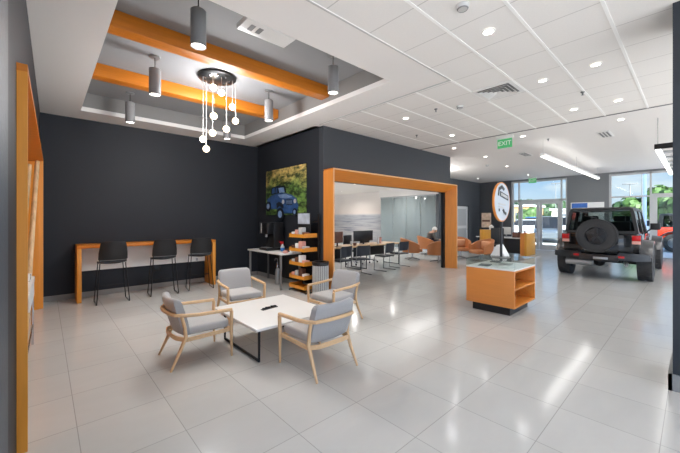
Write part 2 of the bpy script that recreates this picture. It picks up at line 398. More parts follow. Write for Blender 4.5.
# ------------------------------------------------------------------ portal frames
def portal(label, y0, y1, xa, xb):
    p = thing('portal_frame', label, 'frame')
    return p
p = thing('portal_frame', 'large orange wood veneer portal frame around the office lounge opening', 'portal frame')
yf, yb, zt, zb = 5.1, 5.418, 2.65, 2.42
x0, x1 = 4.46, 9.69; xi0, xi1 = 4.655, 9.52; rim = .03
c = MB()  # left post, with a splayed inner face
c.prism([(x0, yb), (x0, yf), (x0 + rim, yf), (xi0, yb)], 'xy', 0, zb + .2); c.build('post', 'orange', p)
c = MB(); c.prism([(x1, yb), (x1, yf), (x1 - rim, yf), (xi1, yb)], 'xy', 0, zb + .2); c.build('post', 'orange', p)
c = MB(); c.loft([[(x0, yb, zt), (x0, yf, zt), (x0, yf, zt - rim), (xi0, yb, zb)], [(x1, yb, zt), (x1, yf, zt), (x1, yf, zt - rim), (xi1, yb, zb)]])
c.build('header', 'orange_x', p)
c = MB(); c.box((x0 - .002, yf - .012, 0), (x0 + rim, yf - .001, zt)); c.box((x1 - rim, yf - .012, 0), (x1 + .002, yf - .001, zt)); c.box((x0 + rim, yf - .012, zt - rim), (x1 - rim, yf - .001, zt)); c.build('edging', 'orange_edge', p)
c = MB(); c.box((9.44, 5.43, 0), (9.515, 5.5, 2.415)); struct('trim_3', c, 'blackm')

p = thing('portal_frame', 'tall orange veneer frame lining the alcove in the left wall', 'portal frame'); left(p)
fx = -.055
c = MB(); c.prism([(fx, 3.08), (-.109, 3.08), (-.109, 3.15), (-.55, 3.15), (-.55, 3.17), (fx, 3.12)], 'xy', 0, 2.6); c.build('post', 'amber', p)
c = MB(); c.prism([(fx, 7.82), (-.109, 7.82), (-.109, 7.75), (-.55, 7.75), (-.55, 7.73), (fx, 7.78)], 'xy', 0, 2.6); c.build('post', 'amber', p)
c = MB(); c.prism([(fx, 2.65), (-.109, 2.65), (-.109, 2.655), (-.55, 2.655), (-.55, 2.56), (fx, 2.6)], 'xz', 3.08, 7.82); c.build('header', 'amber_x', p)
B((-.595, 3.18, 0), (-.56, 7.72, 2.55)).build('back_panel', 'amber', p)
g = 'birch poles leaning in the left alcove'
for (p0, p1, lab) in (((-.195, 6.0, .03), (-.082, 7.05, 2.5), 'longer pale birch pole leaning across the orange alcove'), ((-.2, 6.02, .03), (-.17, 6.95, 2.44), 'shorter pale birch pole behind the longer one in the orange alcove')):
    if 'shorter' in lab: p0 = (-.29, 6.0, .03); p1 = (-.17, 6.9, 2.42)
    c = MB(); c.tube([tuple(p0[i] + (p1[i] - p0[i]) * k / 10 for i in range(3)) for k in range(11)], [.036 - .0008 * k + .002 * (k % 2) for k in range(11)], 12)
    q = c.build('birch_pole', 'birch'); tag(q, lab, 'pole', g)
# white brochure table in the alcove
t_ = thing('brochure_stand', 'narrow white brochure stand on thin chrome legs in the orange alcove', 'stand', (-.29, 4.95, 0), R(-.86))
B((-.19, -.85, .8), (.19, .75, .86), .006).build('top', 'white', t_)
B((.165, -.3, .62), (.185, .7, .798), .004).build('apron', 'white', t_)
for (x, y) in ((.17, -.8), (.17, .7), (-.17, -.8), (-.17, .7)): MB().cyl((x, y, 0), (x, y, .798), .012).build('leg', 'chrome', t_)
MB().cyl((.17, -.8, .25), (.17, .7, .25), .009).build('stretcher', 'chrome', t_)
for k, (y, cm) in enumerate(((5.2, 'paper'), (5.38, 'brown'), (5.56, 'paper'))):
    tag(B((-.34, y, .861), (-.12, y + .03, .95 - .02 * k), .003).build('brochure', cm), ['white brochure standing first on the alcove stand', 'brown brochure standing between white ones on the alcove stand', 'white brochure standing last on the alcove stand'][k], 'brochure')

# ------------------------------------------------------------------ tray beams, pendants, chandelier
for (y0, y1, lab) in ((4.4, 4.61, 'orange timber ceiling beam nearer the camera in the ceiling tray'), (6.09, 6.3, 'orange timber ceiling beam farther back in the ceiling tray')):
    tag(B((.501, y0, 3.755), (3.749, y1, 3.949), .004).build('ceiling_beam', 'amber_x'), lab, 'beam', 'orange beams across the ceiling tray')
proto = None
PN = ['grey cylinder pendant beside the near beam, left front of tray', 'grey cylinder pendant between the two beams on the left', 'grey cylinder pendant behind the far beam on the left',
      'grey cylinder pendant at the right end of the near beam', 'grey cylinder pendant between the two beams on the right', 'grey cylinder pendant behind the far beam, below the globes']
i = 0
for x in (1.19, 3.06):
    for y in (3.5, 5.3, 7.15):
        if proto is None:
            proto = thing('pendant_lamp', PN[0], 'pendant lamp', (x, y, 3.39), 0, 'grey cylinder pendants in the tray')
            MB().lathe([(.001, .38), (.07, .38), (.078, .372), (.078, 0), (.07, 0), (.068, .02), (.001, .02)], 24).build('lamp_shade', 'pend', proto)
            MB().lathe([(.001, .012), (.066, .012), (.066, .016), (.001, .016)], 20).build('bulb', 'lens', proto)
            MB().cyl((0, 0, .38), (0, 0, .54), .006, n=8).build('stem', 'blackm', proto)
            MB().lathe([(.001, .559), (.07, .559), (.07, .54), (.001, .535)], 20).build('canopy', 'alu', proto)
        else: dup(proto, (x, y, 3.39), 0, PN[i])
        area((x, y, 3.385), .13, 5, (.95, .98, 1), spread=R(95)); i += 1
ch = thing('chandelier', 'cluster of glowing glass globes hanging from a round black plate', 'chandelier', (2.12, 5.35, 3.949))
MB().lathe([(.001, -.05), (.27, -.05), (.3, -.035), (.3, 0), (.001, 0)], 36).build('canopy', 'blackm', ch)
cu, su = .6741, .7386
for k in range(10):
    a = 2 * PI * k / 10
    MB().lathe([(.001, -.075), (.02, -.07), (.02, -.051), (.001, -.051)], 10, T=Matrix.Translation((.2 * math.cos(a), .2 * math.sin(a), 0))).build('cable_grip', 'chrome', ch)
G9 = [(212, 3.79, .05), (223.5, 3.64, -.1), (231.3, 3.46, .05), (231.5, 3.27, .2), (218.3, 3.23, -.2), (223.7, 3.11, .12), (213.6, 3.0, -.05), (206, 2.88, -.12), (204.2, 2.765, .08)]
for (u, z, q) in G9:
    rr = (u - 217) / 324 * 5.38
    x, y = rr * su + q * cu, -rr * cu + q * su
    g_ = MB().sphere((x, y, z - 3.949), .053, 16, 12).build('globe', 'globe', ch)
    MB().cyl((x, y, z - 3.949 + .051), (x, y, -.05), .0035, n=6).build('cord', 'ltgrey', g_)
    pl = bpy.data.lights.new('globe_lamp', 'POINT'); pl.energy = 15; pl.color = (.97, .98, 1); pl.shadow_soft_size = .08
    po = bpy.data.objects.new('globe_lamp', pl); COL.objects.link(po); po.location = (2.12 + x, 5.35 + y, z - .12)

# ------------------------------------------------------------------ ceiling fittings
DL = [(3.51, 1.49, 'bright downlight nearest the camera, beside the smoke detector'), (5.34, 1.49, 'downlight just right of the wide louvred supply vent'), (5.29, .87, 'downlight between two white ceiling tees, right of the one beside the vent'),
      (7.18, .88, 'rightmost downlight inside the panel ceiling, close to its far edge'), (7.18, 1.5, 'downlight close to the panel ceiling edge, left of its twin'), (5.34, 3.9, 'downlight above the portal header, nearest the dark corner'),
      (7.26, 3.95, 'downlight left of the exit sign, inside the panel ceiling'), (8.65, 4.64, 'downlight beyond the panel ceiling edge over the portal end'), (8.62, 2.83, 'downlight beyond the panel ceiling edge beside the exit sign'),
      (8.61, 1.01, 'downlight beyond the panel ceiling edge, farthest to the right')]
HID = [(1.6, .87, 'added unseen downlight in the panel ceiling just above the camera'), (1.6, -1.5, 'added unseen downlight in the panel ceiling behind the camera'), (3.5, -1.5, 'added unseen downlight behind the right pier near the camera'), (5.3, -1.5, 'added unseen downlight behind the right pier in the panel ceiling'), (7.2, -1.5, 'added unseen downlight behind the right pier near the ceiling edge'),  # unseen downlights added behind the camera and right pier to light the room
       (5.9, 7.3, 'added unseen downlight over the first office desk'), (8.0, 7.3, 'added unseen downlight over the second office desk'), (11.6, 6.9, 'added unseen downlight over the orange lounge chairs'), (10.6, 4.6, 'downlight outside the portal over the passage'), (13.2, 4.9, 'downlight over the passage near the reception desk'), (16.2, 7.4, 'downlight washing the dark far wall by the white door'), (16.5, 5.2, 'downlight over the reception desk'),  # the desk and lounge chair ones are added unseen behind the portal wall
       (11, -1.8, 'added unseen downlight on the far side of the black vehicle'), (14, -1.8, 'added unseen downlight near the window beyond the black vehicle'), (17.6, 3.3, 'small bright spotlight above the banner on the dark pier')]  # the two past the vehicle are added out of view for light
proto = None
for (x, y, lab) in DL + HID:
    if proto is None:
        proto = thing('ceiling_downlight', lab, 'downlight', (x, y, CH - .0065), 0, 'recessed ceiling downlights')
        MB().lathe([(.052, 0), (.07, 0), (.07, -.004), (.058, -.01), (.05, -.004)], 28).build('trim_ring', 'white', proto)
        MB().lathe([(.001, -.003), (.051, -.003), (.051, -.001), (.001, -.001)], 24).build('lens', 'lens', proto)
    else: dup(proto, (x, y, CH - .0065), 0, lab)
    area((x, y, CH - .03), .1, DLP, (.98, .99, 1), spread=R(140))
# office low ceiling lights, added out of view to light the room
for (x, y) in ((7, 10.5), (10.5, 10.5), (12.9, 10.2), (7, 14), (10.5, 14), (12.9, 14)):
    dup(proto, (x, y, 3.149), 0, 'added downlight in the low office ceiling, unseen above the portal header'); area((x, y, 3.12), .2, 45, (1, .97, .93), spread=R(150))
# square supply vent
v = thing('ceiling_vent', 'wide white louvred supply vent in the panel ceiling', 'vent', (5.28, 2.09, CH - .001))
c = MB(); c.box((-.3, -.3, -.012), (.3, -.24, 0)); c.box((-.3, .24, -.012), (.3, .3, 0)); c.box((-.3, -.24, -.012), (-.24, .24, 0)); c.box((.24, -.24, -.012), (.3, .24, 0)); c.build('vent_frame', 'white', v)
B((-.24, -.24, -.004), (.24, .24, -.001)).build('backing', 'grey', v)
for k, h in enumerate((.22, .165, .11, .055)):
    c = MB(); z0 = -.03
    for a in range(4):
        T = Matrix.Rotation(a * PI / 2, 4, 'Z'); c.loft([[(-h, -h, z0), (h, -h, z0), (h - .035, -h + .035, -.006), (-h + .035, -h + .035, -.006)], [(-h, -h, z0 + .003), (h, -h, z0 + .003), (h - .035, -h + .035, -.0045), (-h + .035, -h + .035, -.0045)]], T=T)
    c.build('louvre', 'white', v)
for (x, y, lab) in ((11.1, 3.58, 'slim white ceiling vent left of the hanging linear light'), (9.86, 1.44, 'small dark slotted vent between linear light and frame light')):
    v = thing('ceiling_vent', lab, 'vent', (x, y, CH - .001)); B((-.35, -.12, -.015), (.35, .12, 0), .004).build('vent_frame', 'white', v)
    for k in range(3): B((-.3, -.085 + .065 * k, -.018), (.3, -.045 + .065 * k, -.0155)).build('slot', 'grey', v)
# tray diffuser
v = thing('ceiling_diffuser', 'white rectangular air diffuser on the front edge of the tray', 'diffuser', (1.78, 3.13, CH))
B((-.28, -.115, -.004), (.3, .13, .05), .004).build('casing', 'white', v)
for k in range(2): B((-.2 + .09 * k, -.05, -.009), (-.15 + .09 * k, .06, -.0045)).build('slot', 'grey', v)
def detector(x, y, lab):
    d = thing('smoke_detector', lab, 'detector', (x, y, CH - .001))
    MB().lathe([(.001, -.045), (.04, -.045), (.055, -.03), (.06, 0), (.001, 0)], 24).build('body', 'ltgrey', d)
    MB().lathe([(.042, -.043), (.05, -.036), (.052, -.036), (.044, -.046)], 24).build('ring', 'grey', d)
detector(2.9, 1.47, 'round grey smoke detector near the nearest downlight'); detector(5.48, 2.83, 'grey smoke detector left of the wide supply vent'); detector(12.34, 5.29, 'dark dome detector far off above the portal end')
for (x, y, lab) in ((6.63, 4.52, 'small sprinkler head above the portal header'), (5.3, 3.2, 'small sprinkler head near the downlight over the portal'), (6.3, 1.2, 'small sprinkler head between the white tees'), (9.4, 2.5, 'small sprinkler head near the linear light end'), (3.55, 3.45, 'sprinkler head at the right edge of the tray')):
    s_ = thing('ceiling_sprinkler', lab, 'sprinkler', (x, y, CH - .001 if x != 3.55 else 3.949)); MB().lathe([(.001, -.05), (.012, -.05), (.012, -.02), (.03, -.008), (.032, 0), (.001, 0)], 14).build('head', 'grey', s_)
    MB().lathe([(.001, -.055), (.022, -.055), (.022, -.051), (.001, -.051)], 12).build('deflector', 'alu', s_)
# exit signs
def text(body, size, mname, parent=None, name='lettering', ext=.002):
    cu_ = bpy.data.curves.new(name, 'FONT'); cu_.body = body; cu_.size = size; cu_.extrude = ext; cu_.align_x = 'CENTER'; cu_.align_y = 'CENTER'
    cu_.materials.append(M[mname]); o = bpy.data.objects.new(name, cu_); COL.objects.link(o)
    COL.objects.unlink(o); me = bpy.data.meshes.new_from_object(o); o = bpy.data.objects.new(name, me); COL.objects.link(o)
    if parent: o.parent = parent
    return o
def exit_sign(loc, lab, sc=1):
    e_ = thing('exit_sign', lab, 'exit sign', loc, 0, sc=sc)
    B((-.008, -.17, -.29), (.008, .17, -.07), .003).build('panel', 'exitg', e_)
    B((-.03, -.19, -.07), (.03, .19, -.001), .005).build('housing', 'white', e_)
    tx = text('EXIT', .15, 'paper', e_); tx.location = (-.011, 0, -.18); tx.rotation_euler = (R(90), 0, R(-90))
exit_sign((8.3, 3.13, CH), 'green lit exit sign hanging at the panel ceiling edge')
exit_sign((17.6, 5.35, CH), 'green lit exit sign over the entrance doors')
# linear light
def linear_light(lab, x, y, z, up, down, L=7.0):
    l_ = thing('pendant_linear_light', lab, 'linear light', (x, y, z))
    B((0, -.05, 0), (L, .05, .07), .005).build('housing', 'white', l_)
    B((.01, -.045, -.02), (L - .01, .045, -.001), .004).build('diffuser', 'linear', l_)
    for q in (.05, L / 2, L - .1): MB().cyl((q, 0, .07), (q, 0, CH - z - .001), .004, n=6).build('cable', 'ltgrey', l_)
    area((x + L / 2, y, z - .04), L - .2, down, (1, .99, .98), sy=.09)
    area((x + L / 2, y, z + .1), L - .2, up, (1, .98, .95), rot=(PI, 0, 0), sy=.09)
linear_light('long slim white linear light hanging above the vehicle', 9.3, 2.6, 3.17, 6, 14)
linear_light('added long white linear light, unseen behind the right pier, window end', 9.6, -2.4, 2.85, 150, 20)  # added out of view so its uplight brightens the showroom ceiling
linear_light('added long white linear light, unseen behind the right pier, far side', 9.6, -5.2, 2.85, 150, 20)  # second unseen fixture, added for more light on the ceiling
linear_light('added short white linear light over the lounge, unseen behind the portal header', 9.95, 7.4, 2.75, 90, 8, 2.5)  # added behind the header to lift the far ceiling's brightness
# ladder-like frame light
l_ = thing('pendant_frame_light', 'rectangular black ladder frame light hanging beside the right pier', 'frame light', (9.0, .5, 3.0))
for y in (0, -1.6):
    q = B((0.05, y - .04, 0), (5.5, y + .04, .06), .004).build('side_rail', 'alu', l_)
    B((.06, y - .038, -.05), (5.48, y + .038, -.001), .003).build('glow_strip', 'linear', q)
for k in range(7):
    x = .001 + 5.4 * k / 6
    if k == 0: B((-.01, -1.65, -.03), (.049, .05, .07), .003).build('end_rail', 'blackm', l_)
    else: B((x, -1.559, .005), (x + .06, -.041, .055), .003).build('rung', 'alu', l_)
for (x, y) in ((.05, 0), (5.4, 0), (.05, -1.6), (5.4, -1.6)): MB().cyl((x, y, .06), (x, y, .599), .005, n=6).build('cable', 'grey', l_)
area((11.75, .5, 2.95), 5.4, 15, (1, .98, .95), sy=.07); area((11.75, -1.1, 2.95), 5.4, 15, (1, .98, .95), sy=.07)

# ------------------------------------------------------------------ bar counter and stools
b_ = thing('bar_counter', 'orange veneer bar counter with white back panel along the dark wall', 'bar counter')
B((.45, 7.78, 1.02), (3.05, 8.33, 1.08), .004).build('counter_top', 'amber_x', b_)
B((.45, 7.78, 0), (.52, 8.33, 1.019), .004).build('end_panel', 'amber', b_)
B((2.98, 7.78, 0), (3.05, 8.33, 1.019), .004).build('end_panel', 'amber', b_)
B((.521, 8.29, .53), (2.979, 8.332, 1.018), .003).build('back_panel', 'paper', b_)
o_ = thing('power_outlet', 'small white outlet on the white bar panel near its right end', 'outlet', (2.78, 8.285, .58)); B((-.035, -.008, -.05), (.035, .004, .05), .003).build('cover_plate', 'white', o_); B((-.012, -.012, -.03), (.012, -.0085, .03)).build('socket', 'grey', o_)
tag(B((1.85, 8.32, .38), (1.99, 8.348, .5), .004).build('wall_socket_box', 'black'), 'black socket box on the dark wall under the bar', 'socket box')

def make_stool(label):
    s_ = thing('bar_stool', label, 'bar stool', (0, 0, 0), 0, 'black bar stools at the bar counter')
    # shell: seat pan + back (faces +y)
    def ring(y, z, w, th, cup):
        top = [(w * k / 6, y, z + cup * (abs(k) / 6) ** 2) for k in range(-6, 7)]
        bot = [(w * k / 6, y, z - th + cup * (abs(k) / 6) ** 2) for k in range(6, -7, -1)]
        return top + bot
    c = MB(); c.loft([ring(.21, .745, .19, .02, .0), ring(.19, .76, .215, .025, .005), ring(.0, .755, .225, .03, .02), ring(-.14, .765, .22, .03, .03), ring(-.185, .79, .21, .03, .035)]); c.build('seat', 'stoolb', s_)
    c = MB(); rs = []
    for (z, y, w) in ((.795, -.195, .2), (.83, -.215, .228), (.95, -.235, .225), (1.1, -.262, .205), (1.15, -.27, .19), (1.158, -.272, .17)):
        rs.append([(w * k / 6, y + .05 * (abs(k) / 6) ** 2 + .012, z) for k in range(-6, 7)] + [(w * k / 6, y + .05 * (abs(k) / 6) ** 2 - .012, z) for k in range(6, -7, -1)])
    c.loft(rs); c.build('backrest', 'stoolb', s_)
    MB().tube([(-.21, -.13, .8), (-.2, -.19, .81), (0, -.235, .812), (.2, -.19, .81), (.21, -.13, .8)], .005, 6).build('seam_bar', 'grey', s_)
    for sx in (-1, 1):
        c = MB(); x0, x1 = .2 * sx, .255 * sx
        c.tube([(x0, .16, .745), (x1, .2, .02), (x1, .18, .009), (x1, -.2, .009), (x1, -.22, .02), (x0, -.14, .75)], .0085, 8); c.build('leg_frame', 'blackm', s_)
    MB().cyl((-.238, .185, .28), (.238, .185, .28), .008).build('footrest', 'blackm', s_)
    return s_
st = make_stool('black bar stool nearest the left end of the bar'); st.location = (.96, 7.56, 0)
dup(st, (1.86, 7.6, 0), R(-4), 'black bar stool in the middle of the three at the bar'); dup(st, (2.62, 7.62, 0), R(-8), 'black bar stool at the right end of the bar')

# ------------------------------------------------------------------ lounge chairs and coffee table
def make_lounge(label):
    s_ = thing('lounge_chair', label, 'lounge chair', (0, 0, 0), 0, 'grey lounge chairs around the coffee table')
    B((-.255, -.2, .345), (.255, .33, .445), .03, 3).build('seat', 'fabric', s_)
    # back cushion, reclined and slightly curved
    rs = []
    for k, (z, th) in enumerate(((.35, .03), (.36, .07), (.5, .09), (.62, .09), (.72, .085), (.76, .06), (.772, .02))):
        yy = -.228 - (z - .4) * .28; w = (.24, .255, .262, .262, .258, .245, .225)[k]
        f = [(w * j / 6, yy + .05 * (abs(j) / 6) ** 2 + th / 2, z) for j in range(-6, 7)]
        bk = [(w * j / 6, yy + .05 * (abs(j) / 6) ** 2 - th / 2, z) for j in range(6, -7, -1)]
        rs.append(f + bk)
    c = MB(); c.loft(rs); c.build('backrest', 'fabric_b', s_, ang=60)
    rail = [(-.295, .345, .565), (-.298, .2, .57), (-.3, -.05, .578), (-.29, -.2, .59), (-.25, -.295, .60), (-.15, -.345, .61), (0, -.36, .613)]
    rail = rail + [(-x, y, z) for x, y, z in rail[-2::-1]]
    MB().tube(rail, .02, rect=(.04, .036)).build('arm_rail', 'oak', s_)
    for sx in (-1, 1):
        MB().tube([(.295 * sx, .343, .549), (.29 * sx, .34, .33), (.285 * sx, .35, 0)], [.0215, .02, .013], 10).build('leg', 'oak_v', s_)
        MB().tube([(.272 * sx, -.235, .583), (.268 * sx, -.2, .45), (.27 * sx, -.19, .34), (.272 * sx, -.25, .2), (.28 * sx, -.35, 0)], [.018, .02, .023, .02, .013], 10).build('leg', 'oak_v', s_)
        MB().tube([(.28 * sx, .335, .325), (.272 * sx, -.185, .31)], .02, rect=(.022, .045)).build('side_rail', 'oak', s_)
    MB().tube([(-.28, .335, .32), (.28, .335, .32)], .02, rect=(.022, .045)).build('front_rail', 'oak', s_)
    bl = [(-.268, -.2, .315), (-.2, -.275, .33), (-.1, -.3, .337), (0, -.305, .34)]
    MB().tube(bl + [(-x, y, z) for x, y, z in bl[-2::-1]], .02, rect=(.022, .05)).build('back_rail', 'oak', s_)
    return s_
lc = make_lounge('grey lounge chair with oak frame, nearest the left alcove'); lc.scale = (1, .92, .955); lc.location = (1.3, 3.93, 0); lc.rotation_euler = (0, 0, R(-92))
dup(lc, (2.22, 2.785, 0), R(1), 'grey lounge chair with oak frame, turned back to the camera'); dup(lc, (2.36, 5.02, 0), R(175), 'grey lounge chair with oak frame behind the table, facing camera'); dup(lc, (3.4, 3.83, 0), R(92), 'grey lounge chair with oak frame, in front of the orange rack')
t_ = thing('coffee_table', 'low square white coffee table on black sled legs', 'coffee table', (2.18, 3.72, 0))
B((-.52, -.59, .385), (.56, .59, .415), .004).build('tabletop', 'white_top', t_)
for x in (-.42, .42):
    MB().tube([(x, -.46, .384), (x, -.46, .013), (x, .46, .013), (x, .46, .384)], .013, rect=(.03, .024), up=(1, 0, 0)).build('leg_frame', 'blackm', t_)
c = MB(); c.box((-.4, -.03, .34), (.4, .03, .384)); c.build('crossbar', 'blackm', t_)
p_ = thing('power_module', 'small black power unit lying on the white coffee table', 'power unit', (2.18, 3.76, .416), R(8), sc=.8)
B((-.15, -.035, 0), (.15, .035, .012), .004).build('base', 'black', p_)
for k in range(5): B((-.13 + .055 * k, -.022, .0125), (-.09 + .055 * k, .022, .03 + .006 * (k % 2)), .004).build('socket', 'blackm', p_)

# ------------------------------------------------------------------ coffee niche
t_ = thing('side_table', 'narrow white coffee station table with grey metal legs', 'table', (4.13, 6.92, 0))
B((-.29, -.8, .775), (.3, .8, .81), .004).build('tabletop', 'white_top', t_)
for (x, y) in ((-.25, -.72), (-.25, .72), (.26, -.72), (.26, .72)): B((x - .02, y - .02, 0), (x + .02, y + .02, .774), .003).build('leg', 'grey', t_)
m_ = thing('coffee_machine', 'tall black coffee machine on the white side table', 'coffee machine', (4.14, 7.1, .811))
c = MB(); c.box((-.2, -.2, 0), (.26, .2, .06), .01); c.box((-.02, -.2, .061), (.26, .2, .68), .012); c.box((-.2, -.2, .4), (-.021, .2, .68), .012); c.build('body', 'black', m_)
B((-.206, -.14, .45), (-.201, .02, .63)).build('screen', 'blackm', m_); B((-.206, .07, .42), (-.201, .1, .66)).build('light_strip', 'ltgrey', m_)
c = MB(); c.cyl((-.11, 0, .32), (-.11, 0, .399), .03); c.build('spout', 'alu', m_); B((-.19, -.15, .061), (-.03, .15, .07)).build('drip_tray', 'alu', m_)
s_ = thing('spray_bottle', 'spray bottle with red trigger head beside the coffee machine', 'bottle', (4.05, 6.4, .811))
MB().lathe([(.001, 0), (.042, 0), (.045, .02), (.045, .12), (.02, .17), (.015, .19), (.001, .19)], 18).build('bottle', 'ltgrey', s_)
MB().lathe([(.0455, .03), (.046, .03), (.046, .11), (.0455, .11)], 18).build('wrapper', 'blue', s_)
c = MB(); c.box((-.02, -.015, .19), (.02, .015, .25), .006); c.box((-.07, -.012, .225), (-.02, .012, .25), .004); c.box((-.05, -.008, .17), (-.035, .008, .224), .003); c.build('trigger_head', 'red', s_)
for k, (x, y, cm, lab) in enumerate(((4.0, 6.2, 'pink', 'pink sugar packet caddy on the side table'), (4.18, 6.42, 'brown', 'brown packet caddy beside the spray bottle'), (4.2, 6.22, 'paper', 'white napkin stack on the end of the side table'))):
    tag((lambda q: (q.box((x - .05, y - .045, .811), (x + .05, y + .045, .84), .004), q.box((x - .04, y - .03, .84), (x + .04, y + .03, .87 + .01 * k), .004))[0])(MB()).build('packet_caddy', cm), lab, 'caddy')
f_ = thing('water_canister', 'silver water canister standing on floor under the coffee station', 'canister', (4.2, 6.86, 0))
MB().lathe([(.001, 0), (.055, 0), (.06, .02), (.06, .3), (.045, .36), (.025, .38), (.001, .38)], 22).build('body', 'alu', f_); MB().lathe([(.025, .381), (.035, .39), (.035, .5), (.02, .52), (.001, .52)], 18).build('pump_head', 'chrome', f_)
MB().tube([(0, 0, .521), (0, 0, .6), (-.06, 0, .62), (-.08, 0, .57)], .012).build('hose', 'grey', f_)
# snack rack
r_ = thing('snack_rack', 'orange five-shelf snack rack with dark posts and picture header', 'rack', (4.22, 5.8, 0))
ZS = (.08, .29, .58, .88, 1.18)
for (x, y) in ((.17, -.3), (.17, .3)):
    B((x - .02, y - .018, .03), (x + .02, y + .018, 1.7), .003).build('post', 'blackm', r_)
for y in (-.3, .3): B((-.19, y - .015, .0), (.19, y + .015, .029), .003).build('foot', 'blackm', r_)
for k, z in enumerate(ZS):
    c = MB(); c.box((-.2, -.28, z), (.145, .28, z + .015)); c.box((-.2, -.28, z + .0151), (-.188, .28, z + .07)); c.box((-.187, -.28, z + .0151), (.145, -.268, z + .09)); c.box((-.187, .268, z + .0151), (.145, .28, z + .09)); c.build('shelf', 'amber', r_)
B((.0, -.235, 1.27), (.012, .245, 1.72)).build('header_panel', 'black', r_); B((.0121, -.02, 1.5), (.16, .02, 1.53)).build('header_bracket', 'blackm', r_); B((.0121, -.299, 1.5), (.19, -.27, 1.53)).build('header_bracket', 'blackm', r_)
B((-.006, -.21, 1.47), (-.0005, .22, 1.7)).build('header_picture', 'skyprint', r_)
prod = 0
for k, z in enumerate(ZS[1:]):
    for j in range(4):
        h = .1 + .05 * ((k * 3 + j * 2) % 3); cm = ['paper', 'pink', 'ltgrey', 'brown'][(k + j * 3) % 4]
        y = 5.8 - .2 + .133 * j
        q = B((4.06, y - .05, z + .016), (4.06 + .13, y + .05, z + .016 + h), .006).build('snack_box', cm)
        nm = {'paper': 'white', 'pink': 'pink', 'ltgrey': 'grey', 'brown': 'brown'}[cm]
        tag(q, '%s box on the %s shelf of orange rack, %s' % (nm, ['second lowest', 'middle', 'second highest', 'top'][k], ['near end', 'second from near end', 'second from far end', 'far end'][j]), 'box', 'snack boxes on the orange rack')
b_ = thing('trash_can', 'striped steel trash can with black rim by the portal post', 'trash can', (4.235, 5.24, 0))
c = MB()
n = 26
for k in range(n):
    a0 = 2 * PI * k / n; a1 = 2 * PI * (k + .68) / n
    c.loft([[(.17 * math.cos(a), .17 * math.sin(a), .03), (.17 * math.cos(a), .17 * math.sin(a), .62), (.163 * math.cos(a), .163 * math.sin(a), .62), (.163 * math.cos(a), .163 * math.sin(a), .03)] for a in (a0, a1)])
c.build('slats', 'ltgrey', b_)
MB().lathe([(.001, .02), (.16, .02), (.16, .64), (.15, .64), (.15, .05), (.001, .05)], 32).build('liner', 'black', b_)
MB().lathe([(.15, .641), (.178, .641), (.178, .69), (.165, .7), (.12, .7), (.12, .69), (.15, .68)], 32).build('rim', 'black', b_)
MB().lathe([(.001, 0), (.165, 0), (.17, .019), (.001, .019)], 32).build('base', 'black', b_)
# wall picture with a vehicle in autumn woods
m, t, out = nt('autumn_woods_print')
b = t.nodes.new('ShaderNodeBsdfPrincipled'); b.inputs['Roughness'].default_value = .45
n1 = N(t, 'ShaderNodeTexNoise', Scale=7.0, Detail=6.0, Roughness=.7); t.links.new(coords(t, (1, .5, 1)), n1.inputs['Vector'])
n2 = N(t, 'ShaderNodeTexNoise', Scale=2.0, Detail=2.0); t.links.new(coords(t, loc=(5, 2, 1)), n2.inputs['Vector'])
r1 = t.nodes.new('ShaderNodeValToRGB'); e = r1.color_ramp.elements; e[0].position = .42; e[0].color = L3((26, 44, 22)); e[1].position = .66; e[1].color = L3((132, 172, 84))
r2 = t.nodes.new('ShaderNodeValToRGB'); e = r2.color_ramp.elements; e[0].position = .42; e[0].color = L3((60, 70, 32)); e[1].position = .66; e[1].color = L3((250, 214, 130))
t.links.new(n1.outputs['Fac'], r1.inputs[0]); t.links.new(n1.outputs['Fac'], r2.inputs[0])
sep = t.nodes.new('ShaderNodeSeparateXYZ'); t.links.new(coords(t), sep.inputs[0])
ad = N(t, 'ShaderNodeMath', operation='ADD'); t.links.new(sep.outputs[2], ad.inputs[0]); t.links.new(n2.outputs['Fac'], ad.inputs[1])
mr = N(t, 'ShaderNodeMapRange'); mr.inputs[1].default_value = .62; mr.inputs[2].default_value = 1.05; t.links.new(ad.outputs[0], mr.inputs[0])
t.links.new(mixc(t, mr.outputs[0], r1.outputs[0], r2.outputs[0]), b.inputs['Base Color']); t.links.new(b.outputs[0], out.inputs[0]); M['woods'] = m
M['pic_blue'] = mat('print_blue', (48, 80, 128), .4, var=.75, scale=9); M['pic_dk'] = mat('print_dark', (22, 28, 36), .4, var=.2, scale=14); M['pic_lt'] = mat('print_pale', (120, 146, 184), .4, var=.5, scale=14)
w_ = thing('wall_picture', 'wall picture of a blue off-road vehicle in autumn woods', 'picture', (4.44, 6.92, 2.265))
B((-.012, -.9, -.585), (.019, .9, .585), .003).build('canvas', 'woods', w_)
# cut-out vehicle, horizontal axis is -y in the picture (right = nearer); coordinates u right, w up
def pic(name, pts, mname, x0, x1, par=w_):
    return MB().prism([(-u, w) for u, w in pts], 'yz', x0, x1).build(name, mname, par)
body = pic('cutout_vehicle', [(-.83, -.39), (-.8, -.17), (-.62, -.08), (-.4, -.05), (-.12, -.03), (.12, -.055), (.35, -.11), (.54, -.2), (.61, -.39), (.54, -.54), (-.05, -.555), (-.31, -.44), (-.6, -.425)], 'pic_blue', -.03, -.0125)
pic('cutout_cage', [(-.6, -.06), (-.58, .13), (-.28, .16), (.02, .15), (.1, -.04), (-.14, -.02)], 'pic_dk', -.03, -.0125, body)
pic('cutout_windshield', [(-.24, .1), (.0, .1), (.05, -.03), (-.2, -.02)], 'pic_lt', -.034, -.0305, body)
for (ua, ub) in ((-.56, -.42), (-.38, -.29)): pic('cutout_cage_opening', [(ua, -.03), (ua + .02, .1), (ub, .11), (ub, -.02)], 'pic_blue', -.033, -.0305, body)
